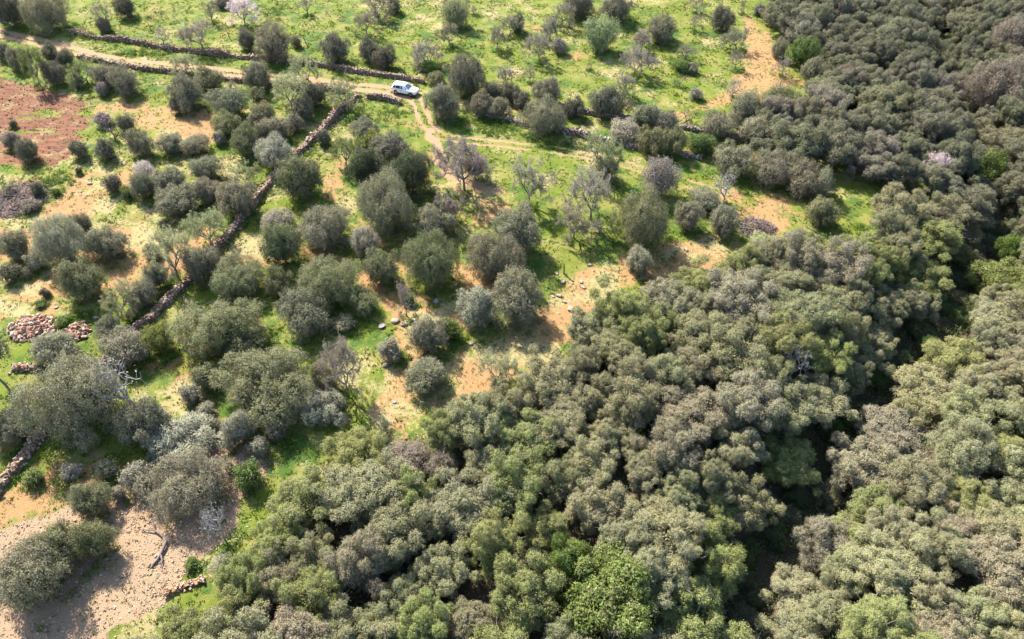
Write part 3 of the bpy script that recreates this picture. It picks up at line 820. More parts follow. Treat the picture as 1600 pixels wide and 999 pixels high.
# ------------------------------------------------------------------ every plant of the open ground, one line each (box or foot in the photograph)
# O olive, B bush: centre x, centre y, width, height;  A almond, T thin sapling, D dead tree: foot x, foot y, width, height
ROWS = """
O 12 18 50 52 d|dark olive tree filling the top left corner
O 70 22 76 56 g|big grey double-topped olive at the top left, beside the shaded lane
T 172 45 30 46 g|thin sparse tree between the big top left olive and a dark bush
B 162 40 26 24 g|grey bush at the foot of the thin tree near the top left
O 195 12 36 32 d|dark round bush cut by the top edge near the left
T 136 55 18 18 y|tiny yellowish sapling at the left start of the upper lane wall
T 257 71 24 30 s|small beige almond just above the upper lane wall, leftmost of the wall almonds
A 318 78 46 46 s|spreading beige almond standing at the upper lane wall
A 383 41 44 42 w|pale blossoming almond at the top, above the two dark olives by the wall
T 332 34 24 32 g|thin grey almond left of the pale blossoming one at the top
B 350 4 30 16 d|dark bush at the top edge left of the pale blossoming almond
O 386 65 32 50 d|narrow dark olive on the upper lane wall, left one of a pair
O 428 70 54 50 g|wide grey olive on the upper lane wall, right one of a pair
B 463 66 18 30 g|small grey side bush touching the right of the wall olive pair
B 4 82 26 40 d|dark bush at the left edge just below the lane
O 26 93 36 48 g|grey olive below the lane, left of the bright yellow-green tree
A 63 134 34 60 v|bright yellow-green leafy tree at the edge of the red ploughed field
O 84 116 38 38 d|dark round bush right of the bright yellow-green tree
B 78 84 28 30 d|dark low bush on the lane's lower edge above the bright tree
B 101 92 28 28 d|dark bush under the lane bank, second from the left
A 138 130 46 36 v|low green almond left of the grey double bush below the lane
B 120 127 22 24 s|pale small shrub under the low green almond
O 163 122 38 54 g|left dome of the grey double bush below the lane
O 195 129 42 42 g|right dome of the grey double bush below the lane
B 160 140 22 22 p|twiggy pale shrub in front of the grey double bush
O 292 145 52 54 g|grey olive under the low lane wall, tallest of its clump
O 325 126 44 36 o|green-grey olive directly against the low lane wall
B 276 166 26 32 g|small grey bush at the lower left of the clump under the lane wall
A 292 122 40 34 l|pale green almond behind the clump under the low lane wall
O 353 160 62 50 g|broad grey olive below the lane wall with lilac twigs on top
O 402 120 50 46 g|rounded grey olive at the lane between the wall and the pale almonds
O 355 193 48 38 o|low green-grey bush below the broad grey olive of the lane wall
B 343 216 22 24 s|small pale shrub under the low green-grey bush
O 384 222 48 46 o|olive-green bush left of the stacked grey bushes by the diagonal wall
B 398 190 26 32 g|small grey bush between two green-grey ones left of the diagonal wall
B 160 187 28 22 p|pale twiggy shrub on the straw field, upper left of the bush group
B 196 194 28 34 d|dark upright bush on the straw field
D 178 222 40 40 b|dead twiggy tree on the straw field with bare grey branches
B 165 236 32 34 g|grey bush below the dead twiggy tree of the straw field
O 218 226 42 52 g|tall grey bush on the straw field right of the dead twiggy tree
O 268 226 44 34 g|grey spreading bush in the middle of the straw field, left half
O 304 228 44 34 g|grey spreading bush in the middle of the straw field, right half
B 20 195 12 14 d|tiny dark bush alone on the red ploughed field
B 16 222 26 26 p|pale grey bush on the red field at the left edge
B 43 237 40 36 d|dark round bush on the red field beside the pale grey one
B 122 234 30 34 g|grey bush at the right edge of the red ploughed field
B 58 296 22 28 d|dark teal bush at the side of the green weed patch
B 123 268 11 11 k|tiny green tuft bush above the green weed patch
B 88 300 14 12 n|little green bush below the green weed patch
B 177 287 28 36 d|dark bush left of the blossoming shrub on the straw field
B 226 270 36 32 w|white blossoming shrub on the straw field
O 222 292 40 46 g|grey bush under the white blossoming shrub
B 198 300 24 20 v|yellow-green leafy bush between the dark bush and the blossoming shrub
O 262 283 58 42 g|grey olive at the right end of the straw field, top of its clump
O 282 315 66 50 g|broad grey olive at the right end of the straw field, front of its clump
B 256 312 30 42 g|narrow grey bush at the left side of the straw field clump
O 324 300 48 42 g|grey twiggy olive between the straw field clump and the diagonal wall
O 320 264 46 40 g|grey bush above the twiggy olive, left of the diagonal wall
B 256 352 17 38 d|tall thin dark bush alone on the straw field
O 368 310 62 58 g|grey olive leaning over the diagonal wall at its middle
A 384 288 36 34 l|pale green almond above the olive that leans over the diagonal wall
O 24 385 50 54 g|grey round olive at the left edge, upper of the left edge group
B 14 426 32 52 g|grey upright bush at the left edge below the round olive
O 92 380 82 78 s|large pale olive with white twigs on top, left part of the photo
B 56 408 30 32 s|small pale bush at the left foot of the large white-twigged olive
B 42 428 17 21 g|very small grey bush below the large white-twigged olive
O 127 354 38 42 g|grey bush behind the right shoulder of the large white-twigged olive
O 166 382 62 54 g|grey white-topped olive right of the large white-twigged one
O 127 440 66 66 o|round olive-green bush standing alone in the lower straw field
B 71 458 15 15 d|small dark ball bush left of the lone round olive-green bush
B 64 475 18 11 n|flat green tuft under the small dark ball bush
B 237 394 25 31 g|small grey bush left of the pale green almonds by the wall
A 278 434 60 68 l|pale green almond left of the diagonal wall, lower one of two
A 328 384 62 48 l|pale green almond left of the diagonal wall, upper one of two
O 316 414 58 62 g|grey-brown olive growing out of the diagonal wall
O 244 434 42 48 g|grey upright bush at the left of the diagonal wall
B 222 462 42 42 g|grey rounded bush beside the lower half of the diagonal wall
A 191 498 52 48 l|pale green low almond on the straw field near the red rubble
B 204 492 17 26 g|small dark bush at the trunk of the low almond near the rubble
O 372 438 92 74 o|large olive-green crown right of the diagonal wall
O 345 512 128 92 o|very large dark green crown right of the wall, above the grassy gap
O 385 535 56 44 o|small green crown joined to the right of the very large dark one
T 481 23 28 26 g|thin grey almond at the top of the meadow, left of the car
A 592 34 48 36 g|almond at the top of the meadow with a long shadow
A 573 57 36 34 g|small almond below and left of the long-shadowed almond
B 615 9 24 24 d|dark bush at the top edge above the car
O 711 20 46 48 l|pale green tall bushy tree at the top edge right of the car
A 703 72 28 38 g|small grey almond under the pale green bushy tree
T 740 24 10 16 b|tiny bare sapling right of the pale green bushy tree
A 776 78 28 36 g|small grey almond in the meadow right of the pale green bushy tree
A 796 57 34 34 g|grey almond touching the small dark bush near the top middle
B 808 37 26 34 d|small dark bush near the top middle of the meadow
O 524 77 44 44 d|dark round olive above the upper lane wall, left of the leaning one
O 576 80 34 46 d|dark leaning olive on the wall above the lane left of the car, left half
O 602 92 34 44 d|dark leaning olive on the wall above the lane left of the car, right half
A 676 102 48 36 p|pinkish almond above and right of the car
B 672 104 32 20 n|green low bush under the pinkish almond
O 728 121 72 62 d|large dark olive right of the car
O 693 161 56 58 g|grey olive close to the car's right below the large dark one
B 682 124 30 22 o|yellowish low bush between the car and the large dark olive
O 752 164 38 36 g|grey bush right of the dirt track bend, left one of the row
O 776 170 40 32 g|grey bush right of the dirt track bend, right one of the row
B 772 144 34 28 d|dark bush behind the row right of the dirt track bend
B 796 146 30 44 g|grey bush at the end of the row right of the dirt track
A 791 134 26 30 s|small pale almond above the bush row right of the track
A 487 132 44 44 l|pale green leafy almond beside the lane, nearest the wall gap
A 456 172 58 52 l|pale green broad almond above the diagonal wall's upper end
O 491 150 38 44 d|dark bush under the pale green leafy almond of the lane
B 474 170 38 40 d|dark bush left of the diagonal wall's upper end
A 533 168 40 48 l|pale green almond standing at the very top of the diagonal wall
B 405 152 26 32 o|green-grey bush at the left of the broad pale almond
O 412 180 46 36 o|green-grey olive below the broad pale almond, left one
O 432 202 50 38 g|grey olive below the broad pale almond, middle one
B 408 208 32 44 g|grey upright bush among the stacked bushes left of the diagonal wall
B 463 193 28 28 g|small grey bush close to the diagonal wall's left face
O 432 238 60 52 s|pale twiggy olive left of the diagonal wall, lowest of its stack
B 505 216 24 30 d|dark small bush growing right against the diagonal wall
O 571 202 48 36 g|low grey dome bush below the short wall by the junction
B 577 219 46 28 y|yellow-green dome bush below the grey dome by the junction
O 612 229 66 46 d|dark dome bush left of the branching track
A 541 262 46 48 v|yellow-green almond left of the two very dark trees
O 573 264 64 78 k|very dark tree in the upper grove, left one of two
O 642 272 74 78 k|very dark tree in the upper grove, right one of two
O 470 280 70 78 o|olive-green tree right beside the diagonal wall's upper half
O 742 262 44 48 b|dark brownish crown behind the big pinkish almond of the grove
A 726 298 76 76 p|big pinkish-grey almond in the upper grove with green shadow
O 600 320 90 90 g|large domed olive with lilac top in the middle of the grove
A 701 344 36 42 p|small pinkish almond behind a grey bush in mid grove
O 677 346 66 56 g|grey bush in front of the small pinkish almond
O 507 356 90 72 g|wide grey olive below the large domed one's left
O 440 386 68 72 o|upright olive right of the diagonal wall under a pale twiggy top
B 432 346 52 34 s|pale twiggy bush on the wall side behind an upright olive
O 570 380 50 52 s|pale grey bush below the large domed olive
O 596 416 58 62 o|olive-green bush left of the broadest olive of mid grove
O 672 412 86 98 o|broad tall olive-green tree in the centre of the grove
O 772 405 82 92 g|big grey olive right of the grove centre, front half
O 812 362 78 88 g|big grey olive right of the grove centre, rear half
O 433 442 46 64 o|narrow upright olive in the lower left grove
O 512 446 96 82 o|wide green olive with a lilac twig patch on its front
B 522 434 34 34 p|lilac twig thicket on the front of the wide green olive
B 566 470 46 42 o|small green bush right of the lilac-patched olive
T 635 494 28 56 p|thin leaning tree with a pinkish tuft below the grove centre
O 476 494 74 70 g|grey dome olive below the lilac-patched olive
B 536 506 38 30 g|small grey bush right of the grey dome olive
O 745 480 70 70 s|pale airy olive with bare twigs at its top left
O 808 470 76 78 g|round grey olive between the airy olive and the bare earth strip
A 876 40 32 38 p|pinkish-grey almond left of two dark bushes at the top
O 905 8 52 42 d|dark bush at the top edge, left one of two
O 962 14 50 40 d|dark bush at the top edge, right one of two
O 935 54 54 74 l|tall pale green tree below the two dark bushes at the top
A 859 64 32 38 p|pinkish almond left of the tall pale green tree
B 873 72 24 28 p|small pinkish-brown ball bush left of the tall pale green tree
A 843 95 40 42 p|two-branched pinkish almond lowest left of the tall pale green tree
O 1034 49 46 36 d|dark oval bush alone in the upper meadow
O 1129 31 38 38 d|dark round bush at the upper right of the meadow
T 1088 19 26 26 g|small almond at the top edge left of the dark round bush
T 1084 49 22 28 g|small almond below and left of the dark round bush
T 1158 22 10 24 b|bare thin trunk at the top by the orange earth
A 1001 82 32 34 p|small pink almond right of the tall pale green tree
A 990 116 48 42 p|broad pink almond in the middle of the right meadow
A 976 150 28 34 p|small neat pink almond above the shaded wall
T 1070 94 30 26 g|wispy almond among low green scrub in the right meadow
B 1066 104 32 18 n|low green scrub under the wispy almond
B 1083 108 20 16 g|small grey-green bush at the right of the low scrub
D 1062 136 26 28 s|leaning bare stump with twigs below the low scrub
A 1150 78 38 34 g|open almond at the left border of the orange earth, upper one
T 1148 108 24 30 g|thin bare almond at the left border of the orange earth, middle one
T 1143 152 30 30 s|thin pale almond at the left border of the orange earth, lowest one
B 1087 147 20 22 s|small pale shrub left of the lowest thin almond
O 1186 16 18 24 p|pinkish shrub at the top between orange earth and wood
T 828 128 16 28 b|leaning bare sapling above the grey bushes right of the track
T 920 110 8 14 b|short bare stake-like sapling in the green meadow middle
O 855 146 46 46 g|grey olive above the shaded wall, left of three
B 815 158 28 28 d|small dark bush left of the grey olive above the wall
O 852 186 70 56 g|broad grey olive in front of the shaded wall's left end
B 898 170 32 32 d|dark bush hanging over the left end of the shaded wall
O 950 160 50 56 d|dark upright olive behind the shaded wall, middle of three
O 976 206 56 34 s|pale low bush at the right end of the pale field wall
O 1010 186 50 42 g|grey olive right of the dark upright one by the shaded wall
O 1040 194 50 40 g|grey olive under the bare dead tree by the shaded wall
O 1018 222 44 48 o|green olive below the shaded wall, left of a joined pair
O 1050 224 46 48 o|green olive below the shaded wall, right of a joined pair
B 1096 226 46 36 n|fresh green bush right of the joined green olives
B 933 166 15 13 k|tiny dark green ball bush on the grass edge above the wall
O 1122 194 58 44 g|grey olive at the wood's tip, left of the shaded wall's middle
O 1166 172 62 50 g|grey olive at the wood's tip below the orange earth
O 1216 160 62 48 o|green-grey olive at the wood's upper edge right of the orange earth
O 1186 206 62 46 g|grey olive above the shaded wall at the wood's edge
D 1068 193 28 28 b|bare brown dead tree on the orange earth by the wall
A 933 278 52 74 l|tall pale almond beside the dirt track's last stretch
O 950 266 36 38 d|dark bush right behind the tall pale almond of the track
T 1221 61 28 40 g|small grey almond at the edge of the upper right wood, upper one
O 1218 79 30 34 g|grey round bush at the edge of the upper right wood
O 1258 87 54 48 n|fresh green round tree at the edge of the upper right wood
O 1273 112 46 40 g|grey round bush below the fresh green tree at the wood's edge
T 1221 118 28 30 p|small bare almond at the edge of the upper right wood, lower one
D 1222 143 36 22 b|low bare dead tree at the tip of the orange earth
A 826 318 54 70 s|pale bare-branched almond right of the big pinkish one
A 924 344 64 76 s|large pale almond with a curved trunk and long shadow
A 896 372 50 52 s|pale fuzzy almond in front of the curved-trunk one
O 1032 282 62 68 p|lilac twiggy dark tree at the end of the dirt track
O 1006 348 90 86 o|big green-grey olive casting a long dark shadow to the right
O 998 410 44 60 s|pale twiggy cone-shaped bush at the edge of the bare earth
O 1075 338 48 52 g|grey bush right of the big olive with the long shadow
O 1102 314 56 38 g|low grey bush behind, left of the bleached bare almond
O 1131 347 50 52 g|grey bush right in front of the bleached bare almond
E 1130 319 38 50 s|bleached bare almond at the bare ground beyond the grove
O 1148 252 62 52 g|grey olive under the shaded wall, left of its row above bare ground
O 1210 266 72 58 g|grey olive under the shaded wall, middle of its row above bare ground
O 1258 284 54 50 g|grey olive above the bare ground, right of the row's middle
O 1284 290 46 52 g|grey olive above the bare ground, right end of the row
B 1190 376 42 26 l|pale green shrub at the foot of the branch pile
O 1285 332 52 48 o|green-grey tree at the right border of the bare ground
O 85 546 80 42 g|low grey bush below the red rubble heap
U 16 612 70 84 d|dark flat-topped tree with a bare trunk at the left edge
O 197 545 78 66 g|grey dome tree below the red rubble's right
B 170 516 46 42 g|grey bush behind the grey dome tree
O 250 530 50 54 y|yellow-green upright bush at the end of the diagonal wall
O 118 622 152 142 g|huge dark grey-green tree overhanging the stone wall, lower left
E 214 640 76 80 w|white bare-branched almond right of the huge dark tree
O 226 662 80 82 g|grey-green tree under the white bare-branched almond
O 320 590 44 84 o|tall narrow olive left of the great central-left crown
B 298 616 34 50 s|pale grey bush at the left foot of the tall narrow olive
O 414 598 152 114 o|great wide olive crown in the left centre of the photo
O 286 682 94 62 s|pale low bush between the white almond and the stony path
O 14 672 54 84 g|grey tree at the left edge beside the stone wall
O 372 672 58 62 s|pale bush below the great wide olive crown
B 52 746 32 30 v|green shrub standing in shade beside the lower stone wall
O 166 734 34 52 g|small upright bush left of the pale low bush, near the clearing
O 141 784 60 74 o|green-grey bush on the stony ground at lower left
O 215 744 46 48 s|pale grey bush between the clearing's upper bushes
O 296 756 132 92 g|wide grey bush on the upper edge of the stony clearing
O 386 746 46 74 n|green upright bush right of the wide grey bush
B 110 738 34 24 s|pale small scrub in the huge tree's shade near the clearing
B 186 772 26 30 s|pale scrub bush at the clearing's upper rim
B 322 640 26 24 s|small pale scrub beside the stony path
B 246 720 40 34 g|grey scrub above the wide grey bush of the clearing
B 335 668 30 30 g|grey scrub on the stony path near the pale low bush
B 404 700 34 34 s|pale scrub at the foot of the great wide crown
B 430 672 36 36 g|grey shrub between the great wide crown and the wood
B 440 560 36 34 g|grey shrub above the great wide crown
B 640 470 20 18 n|green shrub beside the thin leaning tree
B 300 880 26 22 n|green scrub along the clearing's right rim
B 352 888 40 46 s|pale scrub where the clearing meets the wood
B 16 300 28 20 b|low brown brush on the dark ash heap, left one
B 46 322 30 20 b|low brown brush on the dark ash heap, right one
B 98 502 26 18 n|low green scrub between the two red rubble heaps
B 359 730 15 15 v|tiny lemon green bush on the stony ground
O 46 905 104 124 g|grey-green tree at the lower left corner, left part of the mass
O 92 856 82 84 o|green-grey tree at the lower left, middle of the mass
O 148 846 68 82 o|green tree at the lower left, right part of the mass
E 351 842 42 46 w|white dead twiggy tree at the right edge of the stony clearing
O 610 548 40 48 s|small pale shrub on the stony path by the green shade
A 542 618 56 78 p|lilac-grey tree with a thin trunk above the wood's edge
O 667 526 60 64 g|grey round tree with bright green bush at its right
B 700 516 40 42 n|bright green leafy bush at the grey round tree's right
O 666 588 72 62 g|grey low tree just above the wood's edge
O 506 590 48 52 o|small olive crown right of the great wide crown
O 500 632 74 50 s|pale wide bush beyond the great crown's right foot
A 772 600 56 48 l|pale green-white almond at the edge of the wood
F 952 928 172 132 v|very bright green broad-leaved tree at the bottom
F 888 884 82 84 n|dark green big-leaved tree above the bright green one
F 1568 438 92 52 v|bright green flat tree near the right edge
F 1580 396 50 60 n|fresh green round tree near the right edge above the flat one
F 1300 672 34 44 n|green leafy bush deep in the shaded ravine
F 1540 272 64 62 n|dark green round tree near the right edge, upper half
F 1165 875 26 26 y|yellow-flowered bush in the dark lower ravine
B 1465 262 44 40 w|pale blossoming tree beside the shaded wall's right end
O 636 722 84 72 b|lilac-brown dome crown at the upper edge of the wood, larger one
O 692 728 50 66 b|lilac-brown crown at the upper edge of the wood, smaller one
O 1560 140 92 84 b|large brownish bush near the upper right corner
O 1575 60 56 60 b|lilac-brown bush at the right edge near the top
E 1232 590 40 44 w|pale dead snag among green crowns above the ravine
E 1470 400 44 36 b|bare twiggy snag on the ravine's upper slope
"""
for line in ROWS.strip().splitlines():
    f, lab = line.split('|')
    k, x, y, w, h, t = f.split()
    x, y, w, h = map(float, (x, y, w, h))
    if k == 'O':
        key = 'twiggy' if t in 'pb' and 40 < w < 85 else None
        place_round(x, y, w, h, t, lab, key=key)
    elif k == 'B': place_round(x, y, w, h, t, lab, 'bush', 'bush', key='twiggy' if t in 'w' and w > 30 else None)
    elif k == 'F': place_round(x, y, w, h, t, lab, 'broadleaf_tree', 'tree', 'broad', 'broad-leaved green trees')
    elif k == 'A': place_stem(x, y, w, h, t, lab)
    elif k == 'T': place_stem(x, y, w, h, t, lab, key='thin')
    elif k == 'U': place_stem(x, y, w, h, t, lab, 'olive_tree', 'tree', 'umbel', 'olive trees of the open grove')
    elif k == 'E': place_stem(x, y, w, h, t, lab, 'bleached_tree', 'tree', 'bleached', 'bleached bare trees')
    elif k == 'D': place_stem(x, y, w, h, t, lab, 'dead_tree', 'tree', 'bare', 'bare dead trees')

# ------------------------------------------------------------------ the dense wood: each crown a tree of its own
LM = [('the bright green tree at the bottom', 955, 930), ('the stony clearing', 320, 870), ('the lilac-brown dome crown', 650, 722),
      ('the pale snag above the ravine', 1232, 580), ('the bright green flat tree', 1570, 436), ('the large brownish bush', 1560, 140),
      ('the bottom right corner', 1590, 990), ('the shaded wall', 1400, 270), ('the branch pile', 1180, 360), ('the fresh green edge tree', 1258, 87),
      ('the top right corner', 1590, 8), ('the yellow-flowered ravine bush', 1165, 875), ('the lone post', 882, 427), ('the pale almond at the wood edge', 772, 580)]
ORD = ['nearest', 'second nearest', 'third nearest', 'fourth nearest', 'fifth nearest', 'sixth nearest', 'seventh nearest', 'eighth nearest', 'ninth nearest', 'tenth nearest',
       'eleventh nearest', 'twelfth nearest', 'thirteenth nearest', 'fourteenth nearest', 'fifteenth nearest', 'sixteenth nearest', 'seventeenth nearest', 'eighteenth nearest']
ORD += [f'{w} nearest' for w in ('nineteenth', 'twentieth', 'twenty-first', 'twenty-second', 'twenty-third', 'twenty-fourth', 'twenty-fifth', 'twenty-sixth', 'twenty-seventh', 'twenty-eighth')]
ORD += [f'{t}{u} nearest' for t in ('twenty-', 'thirty-', 'forty-', 'fifty-') for u in ('first', 'second', 'third', 'fourth', 'fifth', 'sixth', 'seventh', 'eighth', 'ninth')][8:]
GAPS = W([(1000, 575), (1420, 390)])

def build_wood():
    r = np.random.default_rng(19)
    n = 60000
    x = r.uniform(-45, 135, n); y = r.uniform(12, 168, n)
    # the wood's outline is that of its crowns: test where half the crown's height is seen
    zt = terr(x, y) + 2.7
    fx, fy = x * CAMH / (CAMH - zt), y * CAMH / (CAMH - zt)
    ok = (poly_sd(fx, fy, WOOD) > 2.3) & (seg_dist(x, y, WALL_SHADE) > 1.9)
    front = seg_dist(x, y, WALL_SHADE) > seg_dist(fx, fy, WALL_SHADE)
    ok &= ~(front & (seg_dist(fx, fy, WALL_SHADE[8:]) < 3.2))
    rd = seg_dist(x, y, RAVINE)
    q, _ = project(np.stack([x, y, terr(x, y) + 2], 1))
    g = np.where((q[:, 1] > 450) & (q[:, 1] < 800), 1.2, np.where(q[:, 1] < 330, .2, np.where(q[:, 1] < 960, .7, .1))) + (vnoise(x, y, 7, 2) - .5) * 1.6
    ok &= (rd > 1.4) & (seg_dist(fx, fy, RAVINE) > g + 1.75)
    x, y, q = x[ok], y[ok], q[ok]
    fr = (q[:, 0] > -70) & (q[:, 0] < 1680) & (q[:, 1] > -25) & (q[:, 1] < 1125)
    px, py, pr = [], [], []
    for (a, b, c) in TREES: px.append(a); py.append(b); pr.append(c * .8)
    for (a, b) in GAPS: px.append(a); py.append(b); pr.append(.9)
    n0 = len(px)
    px, py, pr = list(px), list(py), list(pr)
    inside, outside = [], []
    PX, PY, PR = np.array(px), np.array(py), np.array(pr)
    for i in range(len(x)):
        R = r.uniform(1.5, 3.0)
        d = np.hypot(PX - x[i], PY - y[i])
        if (d < (PR + R) * .76).any(): continue
        PX, PY, PR = np.append(PX, x[i]), np.append(PY, y[i]), np.append(PR, R)
        (inside if fr[i] else outside).append((x[i], y[i], R, q[i][0], q[i][1]))
    print('wood trees in frame', len(inside), 'outside', len(outside))
    inside.sort(key=lambda a: math.hypot(a[0], a[1] - 15))
    Q = np.array([[a[3], a[4]] for a in inside])
    # one label each: by the nearest landmark, the side it stands on and how far along it is
    bins = {}
    for i, (u, v) in enumerate(Q):
        k = min(range(len(LM)), key=lambda j: math.hypot(u - LM[j][1], v - LM[j][2]))
        dx, dy = u - LM[k][1], v - LM[k][2]
        side = ('right of' if dx > 0 else 'left of') if abs(dx) > abs(dy) else ('below' if dy > 0 else 'above')
        bins.setdefault((k, side), []).append((math.hypot(dx, dy), i))
    where = {}
    for (k, side), L in bins.items():
        for o, (_, i) in enumerate(sorted(L)):
            where[i] = f'{ORD[o]} {side} {LM[k][0]}'
    for i, (a, b, R, u, v) in enumerate(inside):
        z = float(terr(a, b))
        right = poly_in(np.array([u]), np.array([v]), [(1480, 470), (1600, 430), (1700, 1100), (1150, 1100), (1190, 880), (1330, 700)])[0]
        w = r.random()
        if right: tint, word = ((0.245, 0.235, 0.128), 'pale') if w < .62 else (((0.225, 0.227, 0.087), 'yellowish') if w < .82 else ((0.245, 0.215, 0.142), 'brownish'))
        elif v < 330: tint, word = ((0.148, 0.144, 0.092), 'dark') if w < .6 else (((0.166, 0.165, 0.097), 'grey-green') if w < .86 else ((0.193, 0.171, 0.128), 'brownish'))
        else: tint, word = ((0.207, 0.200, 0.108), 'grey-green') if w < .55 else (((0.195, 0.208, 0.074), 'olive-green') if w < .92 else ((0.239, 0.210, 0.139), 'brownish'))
        idx = int(r.integers(0, 7))
        sh = r.uniform(.75, 1.22)
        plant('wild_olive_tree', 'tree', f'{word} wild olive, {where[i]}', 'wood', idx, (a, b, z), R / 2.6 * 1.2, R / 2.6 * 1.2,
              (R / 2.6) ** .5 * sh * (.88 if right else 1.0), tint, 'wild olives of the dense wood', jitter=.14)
    return outside

OUTSIDE = build_wood()

def build_ravine_shrubs():
    r = np.random.default_rng(23)
    L = RAVINE
    seg = np.hypot(*np.diff(np.array(L), axis=0).T); cum = np.concatenate([[0], np.cumsum(seg)])
    lst = []
    for t in np.arange(2, cum[-1], 1.7):
        x = np.interp(t, cum, [a[0] for a in L]) + r.normal(0, 1.3); y = np.interp(t, cum, [a[1] for a in L]) + r.normal(0, 1.3)
        z = float(terr(x, y)); q, _ = project(np.array([x, y, z + .6]))
        if -10 < q[0][0] < 1610 and 5 < q[0][1] < 995: lst.append((q[0][1], x, y, z, q[0][0]))
    cnt = {}
    for v, x, y, z, u in sorted(lst):
        k = min(range(len(LM)), key=lambda j: math.hypot(u - LM[j][1], v - LM[j][2]))
        dx, dy = u - LM[k][1], v - LM[k][2]
        side = ('right of' if dx > 0 else 'left of') if abs(dx) > abs(dy) else ('below' if dy > 0 else 'above')
        cnt.setdefault((k, side), []).append((math.hypot(dx, dy), x, y, z))
    for (k, side), L2 in cnt.items():
        for o, (_, x, y, z) in enumerate(sorted(L2)):
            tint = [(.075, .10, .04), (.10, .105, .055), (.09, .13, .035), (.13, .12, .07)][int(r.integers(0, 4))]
            a = r.uniform(.7, 1.5)
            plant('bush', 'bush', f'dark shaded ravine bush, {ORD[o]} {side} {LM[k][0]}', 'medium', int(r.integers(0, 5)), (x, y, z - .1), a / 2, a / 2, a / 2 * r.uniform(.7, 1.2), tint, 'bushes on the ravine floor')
build_ravine_shrubs()
# ------------------------------------------------------------------ dry-stone walls
def line_points(L, step):
    L = np.asarray(L, float)
    seg = np.hypot(*np.diff(L, axis=0).T)
    cum = np.concatenate([[0], np.cumsum(seg)])
    t = np.arange(0, cum[-1], step)
    return np.stack([np.interp(t, cum, L[:, 0]), np.interp(t, cum, L[:, 1])], 1)

def wall(L, label, h=.95, wd=.7, size=.34, seed=0, col=(.27, .19, .14), red=.5, broken=.42, group='dry-stone walls of the fields'):
    r = np.random.default_rng(900 + seed)
    P = line_points(L, .5)
    t = np.gradient(P, axis=0); t /= np.linalg.norm(t, axis=1)[:, None] + 1e-9
    nrm = np.stack([-t[:, 1], t[:, 0]], 1)
    P = P + nrm * ((vnoise(P[:, 0], P[:, 1], 5, seed % 8) - .5) * .5)[:, None]
    hh = h * (1 - broken + broken * 1.9 * vnoise(np.arange(len(P)) * .5, np.full(len(P), seed * 3.3), 2.4, 1))
    z = terr(P[:, 0], P[:, 1])
    base = P[len(P) // 2]
    loc = np.array([base[0], base[1], float(terr(base[0], base[1]))])
    e = thing('stone_wall', label, 'wall', loc, 0, group)
    # rubble core
    prof = [(-.5, -.25), (-.44, .5), (-.34, .9), (.34, .9), (.44, .5), (.5, -.25)]
    V = np.array([[P[i, 0] + nrm[i, 0] * a * wd, P[i, 1] + nrm[i, 1] * a * wd, z[i] + (b * hh[i] if b > 0 else b)] for i in range(len(P)) for a, b in prof]) - loc
    m = len(prof)
    Q = np.array([[i * m + j, i * m + j + 1, (i + 1) * m + j + 1, (i + 1) * m + j] for i in range(len(P) - 1) for j in range(m - 1)])
    C = np.tile([[.13, .095, .07]], (len(V), 1))
    link('rubble_core', raw_mesh('rubble_core', V, Q, [M_STONE], tone=C), e)
    # the stones laid over both faces and along the top, a few fallen beside it
    per = int(26 * (.34 / size) ** 2)
    n = per * len(P) // 2
    i = r.integers(0, len(P), n)
    f = r.random(n)
    u = r.uniform(-.3, .3, n)
    side = np.where(f < .36, -1, np.where(f < .72, 1, 0))
    hz = np.where(side == 0, hh[i] * r.uniform(.86, 1.1, n), hh[i] * r.uniform(-.05, .95, n))
    off = np.where(side == 0, r.uniform(-.42, .42, n), side * (.5 - .14 * np.clip(hz / hh[i], 0, 1))) * wd
    fall = r.random(n) < .05
    off = np.where(fall, np.sign(r.normal(size=n)) * wd * r.uniform(.6, 1.3, n), off); hz = np.where(fall, .05, hz)
    S = np.stack([P[i, 0] + t[i, 0] * u + nrm[i, 0] * off, P[i, 1] + t[i, 1] * u + nrm[i, 1] * off, z[i] + hz], 1) - loc
    sz = size * r.uniform(.55, 1.45, n)
    k = (r.random(n) < red)[:, None]
    cc = np.where(k, np.array([[.30, .165, .11]]), np.array([col])) * r.uniform(.6, 1.35, (n, 1))
    pale = (r.random(n) < .14)[:, None]
    cc = np.where(pale, np.array([[.40, .33, .26]]) * r.uniform(.8, 1.2, (n, 1)), cc)
    V, T, C = stones(S, sz, r, False, cc)
    o = link('wall_stones', raw_mesh('wall_stones', V, T, [M_STONE], tone=C), e, kind='stuff')
    return e

wall(WALL_LANE, 'long reddish dry-stone wall on the far side of the lane, ending at the car', .8, .66, .34, 1)
wall(WALL_LOW, 'low shaded dry-stone wall holding up the near edge of the lane', .65, .6, .34, 2)
wall(WALL_DIAG, 'long reddish dry-stone wall running diagonally down to the left edge', .9, .8, .36, 3, red=.45)
wall(WALL_SHORT, 'short grey dry-stone wall between the car and the diagonal wall', .7, .6, .32, 4, red=.2)
wall(WALL_EAST, 'pale dry-stone wall above the dirt track right of the car', .75, .65, .32, 5, red=.15, col=(.30, .25, .22))
wall(WALL_SHADE, 'purple-grey shaded stone wall running behind olives towards the wood', .9, .7, .36, 6, red=.15, col=(.24, .19, .18))
wall(W([(264, 931), (285, 921), (306, 914), (324, 909)]), 'low edging of orange stones below the stony clearing', .25, .4, .28, 7, red=.5, col=(.38, .22, .12))
wall(W([(22, 578), (62, 578)]), 'short bit of red stone wall beside the dark flat-topped tree', .7, .7, .34, 8)

